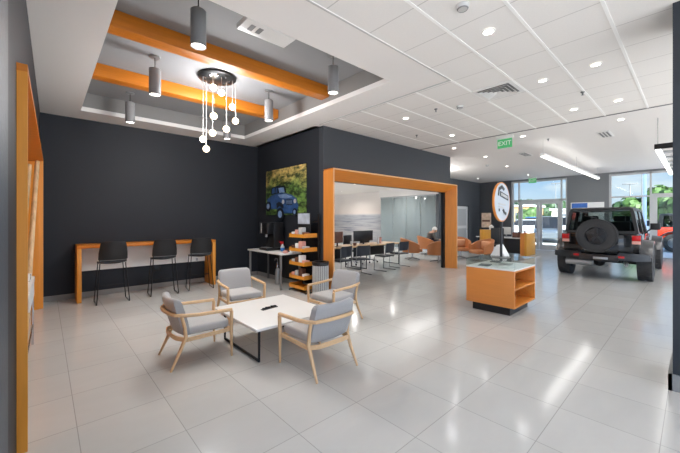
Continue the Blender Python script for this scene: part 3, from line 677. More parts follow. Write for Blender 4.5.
pic('cutout_hood', [(-.26, -.07), (.1, -.07), (.4, -.16), (.12, -.18), (-.16, -.16)], 'pic_lt', -.034, -.0305, body)
pic('cutout_grille', [(.1, -.21), (.4, -.21), (.38, -.35), (.12, -.35)], 'pic_dk', -.034, -.0305, body)
for k in range(5): pic('cutout_grille_slot', [(.14 + .05 * k, -.23), (.16 + .05 * k, -.23), (.16 + .05 * k, -.33), (.14 + .05 * k, -.33)], 'pic_lt', -.036, -.0345, body)
for u in (-.02, .5): MB().cyl((-.036, -u, -.26), (-.0305, -u, -.26), .055, n=18).build('cutout_headlight', 'ltgrey', body)
pic('cutout_fender', [(-.34, -.3), (-.2, -.24), (-.02, -.33), (.02, -.44), (-.05, -.42), (-.18, -.36), (-.3, -.42)], 'pic_dk', -.037, -.0345, body)
pic('cutout_bumper', [(-.02, -.4), (.58, -.38), (.6, -.47), (.5, -.53), (-.02, -.53)], 'pic_blue', -.037, -.0345, body)
for (u, wz, w_r) in ((-.14, -.57, .165), (-.73, -.36, .13), (.5, -.52, .09)):
    MB().cyl((-.045, -u, wz), (-.0375, -u, wz), w_r, n=28).build('cutout_wheel', 'pic_dk', body); MB().cyl((-.05, -u, wz), (-.0455, -u, wz), w_r * .55, n=20).build('cutout_rim', 'pic_lt', body)

# ------------------------------------------------------------------ display counter and round sign
d_ = thing('display_counter', 'orange display counter with glass top case and open shelves', 'display counter', (0, 0, 0))
X0, X1, Y0, Y1 = 5.54, 6.53, 1.94, 2.74
B((X0, Y0, .14), (X0 + .03, Y1, .74), .003).build('front_panel', 'orange_y', d_)
B((X1 - .03, Y0, .14), (X1, Y1, .74), .003).build('side_panel', 'orange_x', d_)
B((X0 + .031, Y1 - .03, .14), (X1 - .031, Y1, .74), .003).build('back_panel', 'orange_x', d_)
for z in (.14, .43, .715): B((X0 + .031, Y0, z), (X1 - .031, Y1 - .031, z + .025), .002).build('shelf', 'orange_x', d_)
B((X0 + .08, Y0 + .1, 0), (X1 - .08, Y1 - .08, .139)).build('plinth', 'black', d_)
B((X0, Y0, .741), (X1, Y1, .765), .002).build('deck', 'white', d_)
c = MB(); gz = .885
c.box((X0, Y0, .766), (X0 + .008, Y1, gz)); c.box((X1 - .008, Y0, .766), (X1, Y1, gz)); c.box((X0 + .008, Y0, .766), (X1 - .008, Y0 + .008, gz)); c.box((X0 + .008, Y1 - .008, .766), (X1 - .008, Y1, gz)); c.box((X0, Y0, gz + .0005), (X1, Y1, gz + .012)); c.build('glass_case', 'case_glass', d_)
for (x, y, rz, cm, lab) in ((5.75, 2.5, 10, 'grey', 'dark grey brochure inside the glass case, by the back corner'), (5.8, 2.15, -6, 'paper', 'white sheet inside the glass case, nearest the corner'), (6.15, 2.3, 4, 'ltgrey', 'pale grey sheet in the middle of the glass case'), (6.35, 2.55, 12, 'grey', 'dark brochure inside the glass case at the far end')):
    q = B((-.12, -.09, 0), (.12, .09, .012), .002).build('brochure', cm); q.location = (x, y, .767); q.rotation_euler = (0, 0, R(rz)); tag(q, lab, 'brochure', 'papers in the glass display case')
tag(MB().prism([(-.13, 0), (.13, 0), (.02, .2), (-.02, .2)], 'yz', -.11, .11).build('tent_card', 'paper'), 'white tent card standing on the glass counter behind the sign pole', 'card').location = (6.32, 2.47, gz + .0125)
s_ = thing('round_sign', 'round white sign with orange rim on a grey pole over the counter', 'sign', (6.03, 2.335, 0))
B((-.12, -.12, .898), (.12, .12, .91), .004).build('base', 'grey', s_)
MB().cyl((0, 0, .91), (0, 0, 1.56), .022, n=14).build('pole', 'toph', s_)
RT = Matrix.Translation((0, 0, 1.886)) @ Matrix.Rotation(R(90), 4, 'X')
MB().lathe([(.335, -.017), (.35, -.015), (.35, .02), (.335, .022), (.335, -.017)], 48, T=RT).build('rim', 'orange', s_)
MB().lathe([(.001, -.02), (.334, -.02), (.334, .02), (.001, .02)], 48, T=RT).build('face', 'signface', s_)
def mark(pts, mname, nm='printed_mark'): return MB().prism([(u, 1.886 + w) for u, w in pts], 'xz', -.026, -.0205).build(nm, mname, s_)
mark([(-.2, .12), (-.16, .25), (-.02, .3), (.1, .24), (.06, .2), (-.02, .24), (-.13, .2), (-.15, .1)], 'black')
mark([(-.1, .1), (-.1, .19), (.26, .12), (.26, .03)], 'black')
for k in range(5): MB().prism([(-.06 + .058 * k, 1.886 + .16 - .0108 * k), (-.025 + .058 * k, 1.886 + .154 - .0108 * k), (-.025 + .058 * k, 1.886 + .105 - .0108 * k), (-.05 + .058 * k, 1.886 + .11 - .0108 * k)], 'xz', -.029, -.0262).build('printed_mark', 'white', s_)
for k, wd in enumerate((.3, .22)): mark([(-.16, -.02 - .05 * k), (-.16 + wd, -.04 - .05 * k), (-.16 + wd, -.065 - .05 * k), (-.16, -.045 - .05 * k)], 'ltgrey')
mark([(-.16, -.12), (-.12, -.12), (-.12, -.17), (-.16, -.17)], 'black'); mark([(.0, -.14), (.06, -.12), (.1, -.17), (.18, -.19), (.16, -.24), (.06, -.2)], 'black')

# ------------------------------------------------------------------ office desks behind the portal
def desk(label, x0, x1):
    d = thing('office_desk', label, 'desk', (x0, 6.9, 0)); w = x1 - x0
    B((0, 0, .71), (w, .76, .745), .004).build('desktop', 'oak', d)
    for x in (.1, w - .1):
        MB().tube([(x, .04, .7095), (x, .04, .015), (x, .72, .015), (x, .72, .7095)], .015, rect=(.03, .03), up=(1, 0, 0)).build('leg_frame', 'blackm', d)
    B((.15, .66, .32), (w - .15, .68, .7), .003).build('modesty_panel', 'blackm', d)
desk('oak topped office desk nearest the left portal post', 5.2, 7.3); desk('oak topped office desk toward the right of the portal opening', 7.36, 9.2)
def make_visitor(label):
    s_ = thing('visitor_chair', label, 'chair', (0, 0, 0), 0, 'black visitor chairs in front of the office desks')
    B((-.22, -.2, .43), (.22, .22, .47), .015).build('seat', 'navy', s_)
    rs = []
    for (z, y, w) in ((.55, -.2, .2), (.6, -.21, .22), (.75, -.235, .22), (.84, -.26, .21)):
        rs.append([(w * k / 4, y + .04 * (abs(k) / 4) ** 2 + .008, z) for k in range(-4, 5)] + [(w * k / 4, y + .04 * (abs(k) / 4) ** 2 - .008, z) for k in range(4, -5, -1)])
    c = MB(); c.loft(rs); c.build('backrest', 'navy', s_)
    for sx in (-1, 1): MB().tube([(.225 * sx, -.195, .82), (.235 * sx, -.19, .5), (.24 * sx, -.18, .42), (.24 * sx, .2, .42), (.245 * sx, .22, .012), (.245 * sx, -.24, .012)], .011, 8).build('leg_frame', 'grey', s_)
    return s_
vc = make_visitor('black visitor chair nearest the left portal post'); vc.location = (5.97, 6.5, 0); vc.rotation_euler = (0, 0, R(6))
dup(vc, (6.56, 6.38, 0), R(-10), 'black visitor chair second from the left portal post'); dup(vc, (7.75, 6.45, 0), R(5), 'black visitor chair third along, before the frosted glass'); dup(vc, (8.62, 6.55, 0), R(-4), 'black visitor chair farthest from the left portal post')
def make_task(label):
    s_ = thing('task_chair', label, 'office chair', (0, 0, 0), 0, 'black office chairs behind the desks')
    B((-.24, -.24, .45), (.24, .24, .53), .03, 3).build('seat', 'black', s_)
    B((-.22, .25, .58), (.22, .3, 1.0), .02, 2).build('backrest', 'black', s_)
    c = MB(); c.tube([(0, .2, .45), (0, .32, .5), (0, .32, .7)], .02); c.build('back_support', 'blackm', s_)
    MB().cyl((0, 0, .09), (0, 0, .449), .028).build('column', 'alu', s_)
    for k in range(5):
        a = 2 * PI * k / 5 + .3; q = MB().tube([(0, 0, .1), (.3 * math.cos(a), .3 * math.sin(a), .075)], [.025, .016]).build('leg', 'alu', s_)
        MB().sphere((.3 * math.cos(a), .3 * math.sin(a), .031), .03, 10, 8).build('caster', 'black', q)
    return s_
tc = make_task('black swivel office chair behind the first desk'); tc.location = (6.2, 8.0, 0)
dup(tc, (7.9, 7.95, 0), R(8), 'black swivel office chair behind the second desk, left one'); dup(tc, (8.75, 8.0, 0), R(-8), 'black swivel office chair behind the second desk, right one')
def monitor(label, x, y, w, cm):
    m_ = thing('monitor', label, 'monitor', (x, y, .746))
    B((-w / 2, -.012, .1), (w / 2, .02, .44), .004).build('screen', cm, m_); B((-w / 2 + .015, .0205, .115), (w / 2 - .015, .024, .425)).build('panel', 'blackm', m_); MB().tube([(0, -.004, .1), (0, 0, .011)], .025).build('stand', 'black', m_); B((-.12, -.09, 0), (.12, .09, .01), .003).build('foot', 'black', m_)
monitor('brown backed monitor on the first office desk', 6.55, 7.3, .45, 'brown'); monitor('wide black monitor on the desks, beside the white cup', 7.75, 7.35, .9, 'black')
pp = thing('potted_plant', 'dark leafy potted plant on the first office desk', 'plant', (5.72, 7.25, .746))
MB().lathe([(.001, 0), (.06, 0), (.08, .12), (.07, .12), (.001, .1)], 16).build('pot', 'black', pp)
c = MB()
for k in range(70):
    a, el = random.uniform(0, 2 * PI), random.uniform(.1, 1.4); l = random.uniform(.12, .26)
    d = Vector((math.cos(a) * math.cos(el), math.sin(a) * math.cos(el), math.sin(el))); s2 = Vector((-math.sin(a), math.cos(a), 0)) * .025
    p0 = Vector((0, 0, .1)) + d * l * .3; p1 = Vector((0, 0, .1)) + d * l * .7; p2 = Vector((0, 0, .08)) + d * l * 1.05
    c.add([p0, p1 + s2, p2, p1 - s2], [(0, 1, 2, 3)])
M['plantleaf'] = mat('plant_leaf', (42, 52, 46), .6, var=.3); c.build('foliage', 'plantleaf', pp)
for (x, y, r_c, h, cm, lab) in ((8.25, 7.15, .045, .22, 'paper', 'white tumbler on the second desk'), (8.42, 7.2, .05, .2, 'pink', 'pink tumbler on the second desk beside the white one'), (7.1, 7.1, .06, .09, 'brown', 'brown bowl on the first desk near the monitor'), (7.2, 7.35, .04, .12, 'ltgrey', 'grey mug on the first desk behind the bowl')):
    tag(MB().lathe([(.001, 0), (r_c * .8, 0), (r_c, h), (r_c * .9, h), (r_c * .7, .01), (.001, .01)], 16, T=Matrix.Translation((x, y, .746))).build('desk_cup', cm), lab, 'cup')
# frosted teal glass partition
g_ = thing('glass_partition', 'teal frosted glass office partition behind the lounge chairs', 'glass partition', (14.0, 8.46, 0))
for k in range(4):
    y = .01 + .87 * k; B((0, y, .05), (.012, y + .85, 2.7), .002).build('glass_panel', 'frost', g_); 
c = MB(); c.box((-.01, 0, 0), (.025, 3.49, .049)); c.box((-.01, 0, 2.701), (.025, 3.49, 2.755)); c.build('track', 'alu', g_)
# orange lounge tub chairs
def make_tub(label):
    s_ = thing('tub_chair', label, 'tub chair', (0, 0, 0), 0, 'orange leather tub chairs in the lounge')
    B((-.27, -.22, .3), (.27, .34, .43), .05, 3).build('seat', 'leather', s_)
    rs = []
    for k in range(-8, 9):
        a = PI * 1.5 + k / 8 * R(112); f = abs(k) / 8
        h = .84 - .24 * f ** 1.6; r0 = .37
        cx, cy = r0 * math.cos(a) * 1.0, r0 * math.sin(a) * .95 + .02
        ox, oy = math.cos(a), math.sin(a); th = .045
        lean = .1 * (1 - f)
        rs.append([(cx - ox * th, cy - oy * th, .3), (cx + ox * th, cy + oy * th, .28), (cx + ox * (th + lean), cy + oy * (th + lean), h - .02), (cx + ox * lean, cy + oy * lean, h), (cx - ox * (th - lean), cy - oy * (th - lean), h - .02)])
    c = MB(); c.loft(rs); c.build('back_shell', 'leather', s_, ang=50)
    B((-.25, -.31, .44), (.25, -.18, .74), .05, 3).build('back_cushion', 'leather_p', s_)
    MB().cyl((0, 0, .06), (0, 0, .299), .03).build('column', 'alu', s_)
    for k in range(4):
        a = PI / 4 + k * PI / 2; MB().tube([(0, 0, .07), (.32 * math.cos(a), .32 * math.sin(a), .016)], [.022, .014]).build('leg', 'grey', s_)
    return s_
tb = make_tub('orange tub chair in front of the frosted glass, left one'); tb.location = (10.55, 7.4, 0); tb.rotation_euler = (0, 0, R(-128))
dup(tb, (12.35, 7.85, 0), R(-128), 'orange tub chair in which the person sits'); dup(tb, (10.6, 6.28, 0), R(-20), 'orange tub chair nearest the right portal post, inside'); dup(tb, (12.3, 6.35, 0), R(130), 'orange tub chair partly behind the right portal post'); dup(tb, (11.85, 5.3, 0), R(62), 'orange tub chair outside the portal behind the display counter')

# ------------------------------------------------------------------ seated person
pr_ = None
def skin_mesh(name, verts, edges, rad, m, parent=None, sub=2):
    me = bpy.data.meshes.new(name); me.from_pydata(verts, edges, []); me.materials.append(M[m])
    o = bpy.data.objects.new(name, me); COL.objects.link(o)
    if parent: o.parent = parent
    md = o.modifiers.new('skin', 'SKIN'); md.use_smooth_shade = True
    if not me.skin_vertices: return o
    for i, r0 in enumerate(rad):
        sv = me.skin_vertices[0].data[i]; sv.radius = r0 if isinstance(r0, tuple) else (r0, r0); sv.use_root = (i == 0)
    o.modifiers.new('sub', 'SUBSURF').levels = sub; o.modifiers['sub'].render_levels = sub
    return o
# local: faces +y, seat height .44, leaning forward
V = [(0, .04, .63), (0, .06, .73), (0, .13, .87), (0, .2, .97), (0, .25, 1.02), (0, .3, 1.08),      # pelvis..neck,head
     (-.17, .17, .92), (-.24, .24, .7), (-.1, .44, .66), (-.06, .5, .67), (.17, .17, .92), (.24, .24, .7), (.1, .44, .66), (.06, .5, .67),
     (-.1, .08, .6), (-.13, .45, .57), (-.13, .45, .1), (-.13, .58, .04), (.1, .08, .6), (.13, .45, .57), (.13, .47, .1), (.13, .6, .04)]
E_ = [(0, 1), (1, 2), (2, 3), (3, 4), (4, 5), (3, 6), (6, 7), (7, 8), (8, 9), (3, 10), (10, 11), (11, 12), (12, 13), (0, 14), (14, 15), (15, 16), (16, 17), (0, 18), (18, 19), (19, 20), (20, 21)]
RD = [.13, .12, .13, .1, .05, .085, .06, .045, .035, .03, .06, .045, .035, .03, .085, .065, .045, .035, .085, .065, .045, .035]
pe = skin_mesh('person', V, E_, RD, 'skin'); pe.location = (12.35, 7.85, 0); pe.rotation_euler = (0, 0, R(-128))
tag(pe, 'person with white hair in a grey jacket sitting hunched over', 'person')
up = [0, 1, 2, 3, 6, 7, 8, 10, 11, 12]; mp = {v: i for i, v in enumerate(up)}
skin_mesh('jacket', [V[i] for i in up], [(mp[a], mp[b2]) for a, b2 in E_ if a in mp and b2 in mp], [RD[i] + .018 for i in up], 'jacket', pe)
lo = [0, 14, 15, 16, 18, 19, 20]; mp = {v: i for i, v in enumerate(lo)}
skin_mesh('trousers', [V[i] for i in lo], [(mp[a], mp[b2]) for a, b2 in E_ if a in mp and b2 in mp], [RD[i] + .015 for i in lo], 'trousers', pe)
HT = Matrix.Translation((0, .31, 1.09)) @ Matrix.Rotation(R(-25), 4, 'X')
MB().sphere((0, -.015, .03), .1, 18, 12, (.92, 1.1, 1.0), T=HT).build('hair', 'hair', pe)
c = MB(); c.sphere((0, .03, -.02), .082, 16, 12, (.9, 1.05, 1.25), T=HT); c.loft([[(-.015, .11, -.05), (.015, .11, -.05), (.0, .105, 0)], [(-.006, .135, -.045), (.006, .135, -.045), (0, .112, -.005)]], T=HT)
c.build('face', 'skin', pe)
for sx in (-1, 1):
    MB().sphere((.03 * sx, .112, .0), .011, 8, 6, T=HT).build('eye', 'black', pe); MB().sphere((.08 * sx, .0, -.02), .022, 8, 6, (.5, 1, 1.3), T=HT).build('ear', 'skin', pe)
    c = MB(); b0 = Vector((.06 * sx, .5, .67)); c.sphere(b0 + Vector((0, .03, 0)), .036, 10, 8, (1, 1.2, .55))
    for k in range(4): c.tube([b0 + Vector((-.024 + .016 * k, .06, 0)), b0 + Vector((-.026 + .017 * k, .1, -.008)), b0 + Vector((-.024 + .016 * k, .115 + .006 * (k in (1, 2)), -.03))], [.009, .008, .006], 8)
    c.tube([b0 + Vector((-.03 * sx, .02, 0)), b0 + Vector((-.05 * sx, .06, .01)), b0 + Vector((-.045 * sx, .085, .0))], [.01, .009, .007], 8); c.build('hand', 'skin', pe)

# ------------------------------------------------------------------ far reception area
d_ = thing('reception_desk', 'far reception desk with honey wood end panel and dark front', 'reception desk', (0, 0, 0))
B((14.9, 4.75, 0), (16.0, 4.83, .95), .004).build('end_panel', 'gold', d_); B((15.1, 4.831, .7), (16.0, 7.0, .74), .004).build('desktop', 'white', d_); B((15.2, 4.831, .05), (15.25, 6.95, .699)).build('front_panel', 'black', d_); B((14.9, 4.831, .0), (14.98, 5.0, .95), .004).build('return_panel', 'orange', d_)
q = thing('monitor', 'white backed monitor on the far reception desk', 'monitor', (15.5, 5.78, .741), R(90)); B((-.2, -.012, .12), (.2, .012, .45), .006).build('screen', 'white', q); MB().cyl((0, 0, .011), (0, 0, .12), .03).build('stand', 'alu', q); B((-.14, -.1, 0), (.14, .1, .01)).build('foot', 'alu', q)
tag((lambda c: (c.box((15.2, 5.15, .741), (15.5, 5.42, .95), .01), c.box((15.22, 5.17, .951), (15.48, 5.4, .98), .008))[0])(MB()).build('desk_printer', 'brown'), 'brown box printer on the far reception desk', 'printer')
for (y, h, cm, lab) in ((4.86, .22, 'red', 'red cup on the reception desk near the honey panel'), (4.99, .3, 'paper', 'white stand on the reception desk')): tag(MB().lathe([(.001, 0), (.05, 0), (.06, h), (.05, h), (.04, .01), (.001, .01)], 14, T=Matrix.Translation((15.3 if cm == 'red' else 15.6, y + .06, .741))).build('desk_cup', cm), lab, 'cup')
# kiosk poster and honey-coloured shelf by the dark corner
k_ = thing('poster_stand', 'poster stand with a landscape picture by the dark corner', 'poster stand', (17.4, 7.5, 0), R(-62))
B((-.25, -.02, .03), (.25, .02, 1.9), .004).build('board', 'black', k_)
M['landscape'] = mat('desert_print', (206, 176, 150), .5, var=.6, scale=7)
B((-.23, -.026, 1.1), (.23, -.021, 1.87)).build('picture', 'landscape', k_); B((-.2, -.03, 1.4), (.18, -.0265, 1.5)).build('printed_band', 'brown', k_); B((-.23, -.026, .5), (.23, -.021, 1.0)).build('lower_panel', 'grey', k_); B((-.26, -.2, 0), (.26, .02, .029)).build('foot', 'grey', k_)
h_ = thing('shelf_unit', 'honey wood shelf unit with white front near the dark corner', 'shelf unit', (14.55, 6.22, 0), R(-45))
B((-.25, -.2, .0), (.25, .2, .55), .004).build('body', 'white', h_); B((-.26, -.21, .551), (.26, .21, 1.08), .004).build('upper_box', 'gold', h_)
tag(MB().tube([(14.97, 5.8, 1.07), (14.97, 5.8, 1.2), (15.0, 5.8, 1.28)], [.09, .11, .02], up=(0, 1, 0)).build('paper_cone', 'paper'), 'white cap on top of the honey shelf unit', 'cap').location = (-.3, .3, .02)
h_ = thing('office_armchair', 'black high-backed chair behind the round sign pole', 'chair', (13.7, 5.5, 0), R(-60))
B((-.25, -.25, .44), (.25, .25, .54), .03).build('seat', 'black', h_); B((-.24, -.32, .55), (.24, -.25, 1.2), .03).build('backrest', 'black', h_); MB().cyl((0, 0, .06), (0, 0, .439), .03).build('column', 'blackm', h_)
for k in range(5): MB().tube([(0, 0, .07), (.3 * math.cos(k * 1.257), .3 * math.sin(k * 1.257), .02)], [.022, .016]).build('leg', 'blackm', h_)
b_ = thing('wall_banner', 'blue and white printed banner on the dark pier behind the vehicle', 'banner', (18.385, 3.34, 1.75))
B((-.012, -.62, -.55), (.008, .62, .57), .003).build('board', 'paper', b_); B((-.016, -.02, .3), (-.0125, .58, .54)).build('printed_sky', 'bluesign', b_); B((-.016, -.58, .1), (-.0125, .58, .28)).build('printed_land', 'grey', b_)

# ------------------------------------------------------------------ off-road vehicle
def tyre(mb, r, w, T):
    rr = []
    prof = [(r * .58, -w * .42), (r * .8, -w * .5), (r * .95, -w * .47), (r, -w * .38), (r, w * .38), (r * .95, w * .47), (r * .8, w * .5), (r * .58, w * .42)]
    mb.lathe(prof + [prof[0]], 36, T=T)
    for k in range(30):
        a = 2 * PI * k / 30
        for sg in (-1, 1):
            TT = T @ Matrix.Rotation(a + (.1 if sg > 0 else 0), 4, 'Z')
            mb.box((r * .97, -.05, sg * w * .08), (r * 1.022, .03, sg * w * .46), T=TT)
def rim(mb, r, w, T):
    mb.lathe([(r * .59, -w * .4), (r * .6, w * .4), (r * .52, w * .42), (r * .48, w * .2), (r * .15, w * .26), (r * .12, w * .34), (.001, w * .34)], 28, T=T)
    for k in range(5):
        TT = T @ Matrix.Rotation(2 * PI * k / 5, 4, 'Z'); mb.box((r * .1, -.035, w * .22), (r * .52, .035, w * .36), .008, T=TT)
def make_suv(label, paint, top, name='off_road_vehicle', dressed=True, flare='flare', gl='tint'):
    v = thing(name, label, 'vehicle', (0, 0, 0))
    xs = lambda x, w, z0, z1, b=.05: [(x, -w, z0), (x, -w - .01, (z0 + z1) / 2), (x, -w + .015, z1 - b), (x, -w + .06, z1), (x, w - .06, z1), (x, w - .015, z1 - b), (x, w + .01, (z0 + z1) / 2), (x, w, z0)]
    c = MB(); c.loft([xs(-.6, .77, .62, 1.2), xs(-.56, .785, .56, 1.21), xs(.6, .79, .5, 1.21), xs(1.75, .785, .5, 1.21), xs(1.85, .74, .5, 1.19)]); c.build('tub', paint, v)
    c = MB(); c.loft([xs(1.851, .68, .55, 1.19), xs(2.6, .64, .55, 1.17), xs(3.25, .58, .6, 1.12), xs(3.32, .56, .62, 1.06)]); c.build('hood', paint, v)
    c = MB(); c.box((3.321, -.56, .65), (3.36, .56, 1.06), .02); gq = c.build('grille', paint, v)
    for k in range(7): B((3.361, -.3 + .1 * k - .025, .74), (3.368, -.3 + .1 * k + .025, 1.02), .003).build('slot', 'black', gq)
    for s_ in (-1, 1): MB().cyl((3.361, .44 * s_, .9), (3.39, .44 * s_, .9), .1).build('headlight', 'ltgrey', v)
    # roof and pillars
    c = MB()
    rf = lambda x, w, z: [(x, -w, z - .1), (x, -w + .02, z - .03), (x, -w + .1, z), (x, w - .1, z), (x, w - .02, z - .03), (x, w, z - .1), (x, w - .06, z - .1), (x, w - .08, z - .06), (x, -w + .08, z - .06), (x, -w + .06, z - .1)]
    c.loft([rf(-.545, .665, 1.86), rf(-.5, .675, 1.88), rf(.6, .675, 1.885), rf(1.35, .66, 1.86)])
    for s_ in (-1, 1):   # tumblehome pillars
        for (xa, xb, ta, tb) in ((-.6, -.42, -.55, -.4), (.32, .44, .33, .42), (1.15, 1.27, 1.12, 1.22)):
            c.loft([[(xa, .765 * s_, 1.211), (xb, .765 * s_, 1.211), (xb, .70 * s_, 1.211), (xa, .70 * s_, 1.211)], [(ta, .67 * s_, 1.78), (tb, .67 * s_, 1.78), (tb, .6 * s_, 1.78), (ta, .6 * s_, 1.78)]])
        c.loft([[(1.72, .74 * s_, 1.211), (1.82, .74 * s_, 1.211), (1.82, .68 * s_, 1.211), (1.72, .68 * s_, 1.211)], [(1.3, .65 * s_, 1.8), (1.38, .65 * s_, 1.8), (1.38, .58 * s_, 1.8), (1.3, .58 * s_, 1.8)]])
    # rear hatch surround
    c.loft([[(-.605, -.7, 1.211), (-.605, .7, 1.211), (-.57, .7, 1.211), (-.57, -.7, 1.211)], [(-.6, -.69, 1.27), (-.6, .69, 1.27), (-.565, .69, 1.27), (-.565, -.69, 1.27)]])
    c.build('hardtop', top, v)
    c = MB(); c.loft([[(-.59, -.69, 1.271), (-.59, .69, 1.271), (-.58, .69, 1.271), (-.58, -.69, 1.271)], [(-.548, -.6, 1.79), (-.548, .6, 1.79), (-.538, .6, 1.79), (-.538, -.6, 1.79)]]); c.build('rear_glass', gl, v)
    for s_ in (-1, 1):
        for (xa, xb, ta, tb) in ((-.41, .31, -.39, .32), (.45, 1.14, .43, 1.11), (1.28, 1.71, 1.23, 1.29)):
            c = MB(); c.loft([[(xa, .745 * s_, 1.212), (xb, .745 * s_, 1.212), (xb, .735 * s_, 1.212), (xa, .735 * s_, 1.212)], [(ta, .655 * s_, 1.779), (tb, .655 * s_, 1.779), (tb, .645 * s_, 1.779), (ta, .645 * s_, 1.779)]]); c.build('side_glass', gl, v)
    c = MB(); c.loft([[(1.77, -.67, 1.212), (1.77, .67, 1.212), (1.78, .67, 1.212), (1.78, -.67, 1.212)], [(1.34, -.57, 1.79), (1.34, .57, 1.79), (1.35, .57, 1.79), (1.35, -.57, 1.79)]]); c.build('windshield', 'glass', v)
    # seats and roll bar
    for (x, y) in ((1.0, -.35), (1.0, .35), (.1, -.35), (.1, .35)):
        c = MB(); c.box((x - .25, y - .22, .6), (x + .25, y + .22, 1.0), .04); c.box((x - .3, y - .22, 1.0), (x - .18, y + .22, 1.5), .04); c.box((x - .3, y - .12, 1.51), (x - .2, y + .12, 1.66), .03)
        c.build('seat', 'black', v)
    # wheels
    for (x, s_) in ((0, -1), (0, 1), (3.0, -1), (3.0, 1)):
        T = Matrix.Translation((x, .845 * s_, .445)) @ Matrix.Rotation(R(-90 * s_), 4, 'X')
        c = MB(); tyre(c, .435, .3, T); tq = c.build('tyre', 'rubber', v); c = MB(); rim(c, .435, .3, T); c.build('rim', 'rimb' if dressed else 'rims', tq)
        # flare
        c = MB(); rs = []
        for k in range(13):
            a = R(14) + R(152) * k / 12; rx, rz = .56, .53
            px, pz = x + rx * math.cos(a), .52 + rz * math.sin(a)
            dx, dz = math.cos(a), math.sin(a)
            rs.append([(px, .77 * s_, pz), (px - dx * .02, 1.0 * s_, pz - dz * .03), (px - dx * .03, 1.01 * s_, pz - dz * .07), (px - dx * .05, .99 * s_, pz - dz * .08), (px - dx * .06, .77 * s_, pz - dz * .05)])
        c.loft(rs); c.build('fender_flare', flare, v, ang=60)
    # spare on tailgate
    T = Matrix.Translation((-.78, .03, 1.15)) @ Matrix.Rotation(R(-90), 4, 'Y')
    c = MB(); tyre(c, .415, .3, T); tq = c.build('spare_tyre', 'rubber', v); c = MB(); rim(c, .415, .3, T); c.build('rim', 'rims' if not dressed else 'rimg', tq)
    MB().cyl((-.66, 0, 1.16), (-.615, 0, 1.16), .15).build('spare_carrier', 'blackm', v)
    B((-.618, -.66, .68), (-.601, .66, 1.17), .008).build('tailgate', paint, v)
    for s_ in (-1, 1):
        tl = B((-.66, .725 * s_ - .1, .94), (-.601, .725 * s_ + .1, 1.18), .012).build('tail_light_bezel', 'black', v)
        B((-.675, .725 * s_ - .082, 1.03), (-.661, .725 * s_ + .082, 1.165), .005).build('red_lens', 'redlens', tl); B((-.675, .725 * s_ - .082, .955), (-.661, .725 * s_ + .082, 1.028), .005).build('reverse_lens', 'pink', tl)
        mq = B((1.5, .93 * s_ - .11, 1.26), (1.6, .93 * s_ + .11, 1.45), .02).build('mirror', 'black', v); MB().cyl((1.57, .74 * s_, 1.2), (1.57, .85 * s_, 1.3), .02).build('mirror_arm', 'black', mq)
    # rear bumper
    c = MB(); bp = lambda y, x0, z0, z1: [(x0, y, z0), (x0, y, z1), (-.62, y, z1), (-.62, y, z0)]
    c.loft([bp(-.98, -.68, .56, .7), bp(-.8, -.77, .54, .72), bp(-.4, -.8, .54, .72), bp(-.38, -.8, .5, .66), bp(.38, -.8, .5, .66), bp(.4, -.8, .54, .72), bp(.8, -.77, .54, .72), bp(.98, -.68, .56, .7)]); bq = c.build('rear_bumper', 'bumper', v)
    for s_ in (-1, 1): B((-.812, .46 * s_ - .06, .6), (-.8, .46 * s_ + .06, .65), .003).build('reflector', 'redlens', bq)
    B((-.815, -.2, .54), (-.801, .1, .6), .003).build('tow_plate', 'alu', bq)
    c = MB(); c.box((3.4, -.8, .55), (3.6, .8, .72), .03); c.build('front_bumper', 'flare', v)
    # underbody
    MB().cyl((0, -.68, .44), (0, .68, .44), .05).build('axle', 'blackm', v); MB().sphere((0, .1, .42), .15, 14, 10).build('differential', 'blackm', v); MB().cyl((-.5, .15, .42), (-.5, .75, .42), .1).build('muffler', 'alu', v)
    MB().tube([(-.5, -.5, .48), (-.7, -.55, .46), (-.75, -.55, .42)], .04).build('tailpipe', 'alu', v)
    MB().cyl((3.0, -.68, .44), (3.0, .68, .44), .05).build('axle', 'blackm', v)
    if dressed:
        MB().tube([(-.612, .3, 1.68), (-.63, .3, 1.66), (-.625, .05, 1.6)], .012).build('wiper', 'black', v)
        MB().lathe([(.001, 0), (.012, 0), (.012, .06), (.001, .06)], 8, T=Matrix.Translation((-.6, .66, 1.4)))
    return v
jv = make_suv('black four-door off-road vehicle with tailgate spare tyre, parked in the showroom', 'carblack', 'toph'); jv.location = (11.35, 1.69, 0)
rv = make_suv('red off-road vehicle with dark top parked outside behind the window', 'carred', 'toph', dressed=False); rv.location = (23.3, .65, -.06); rv.rotation_euler = (0, 0, R(-90))

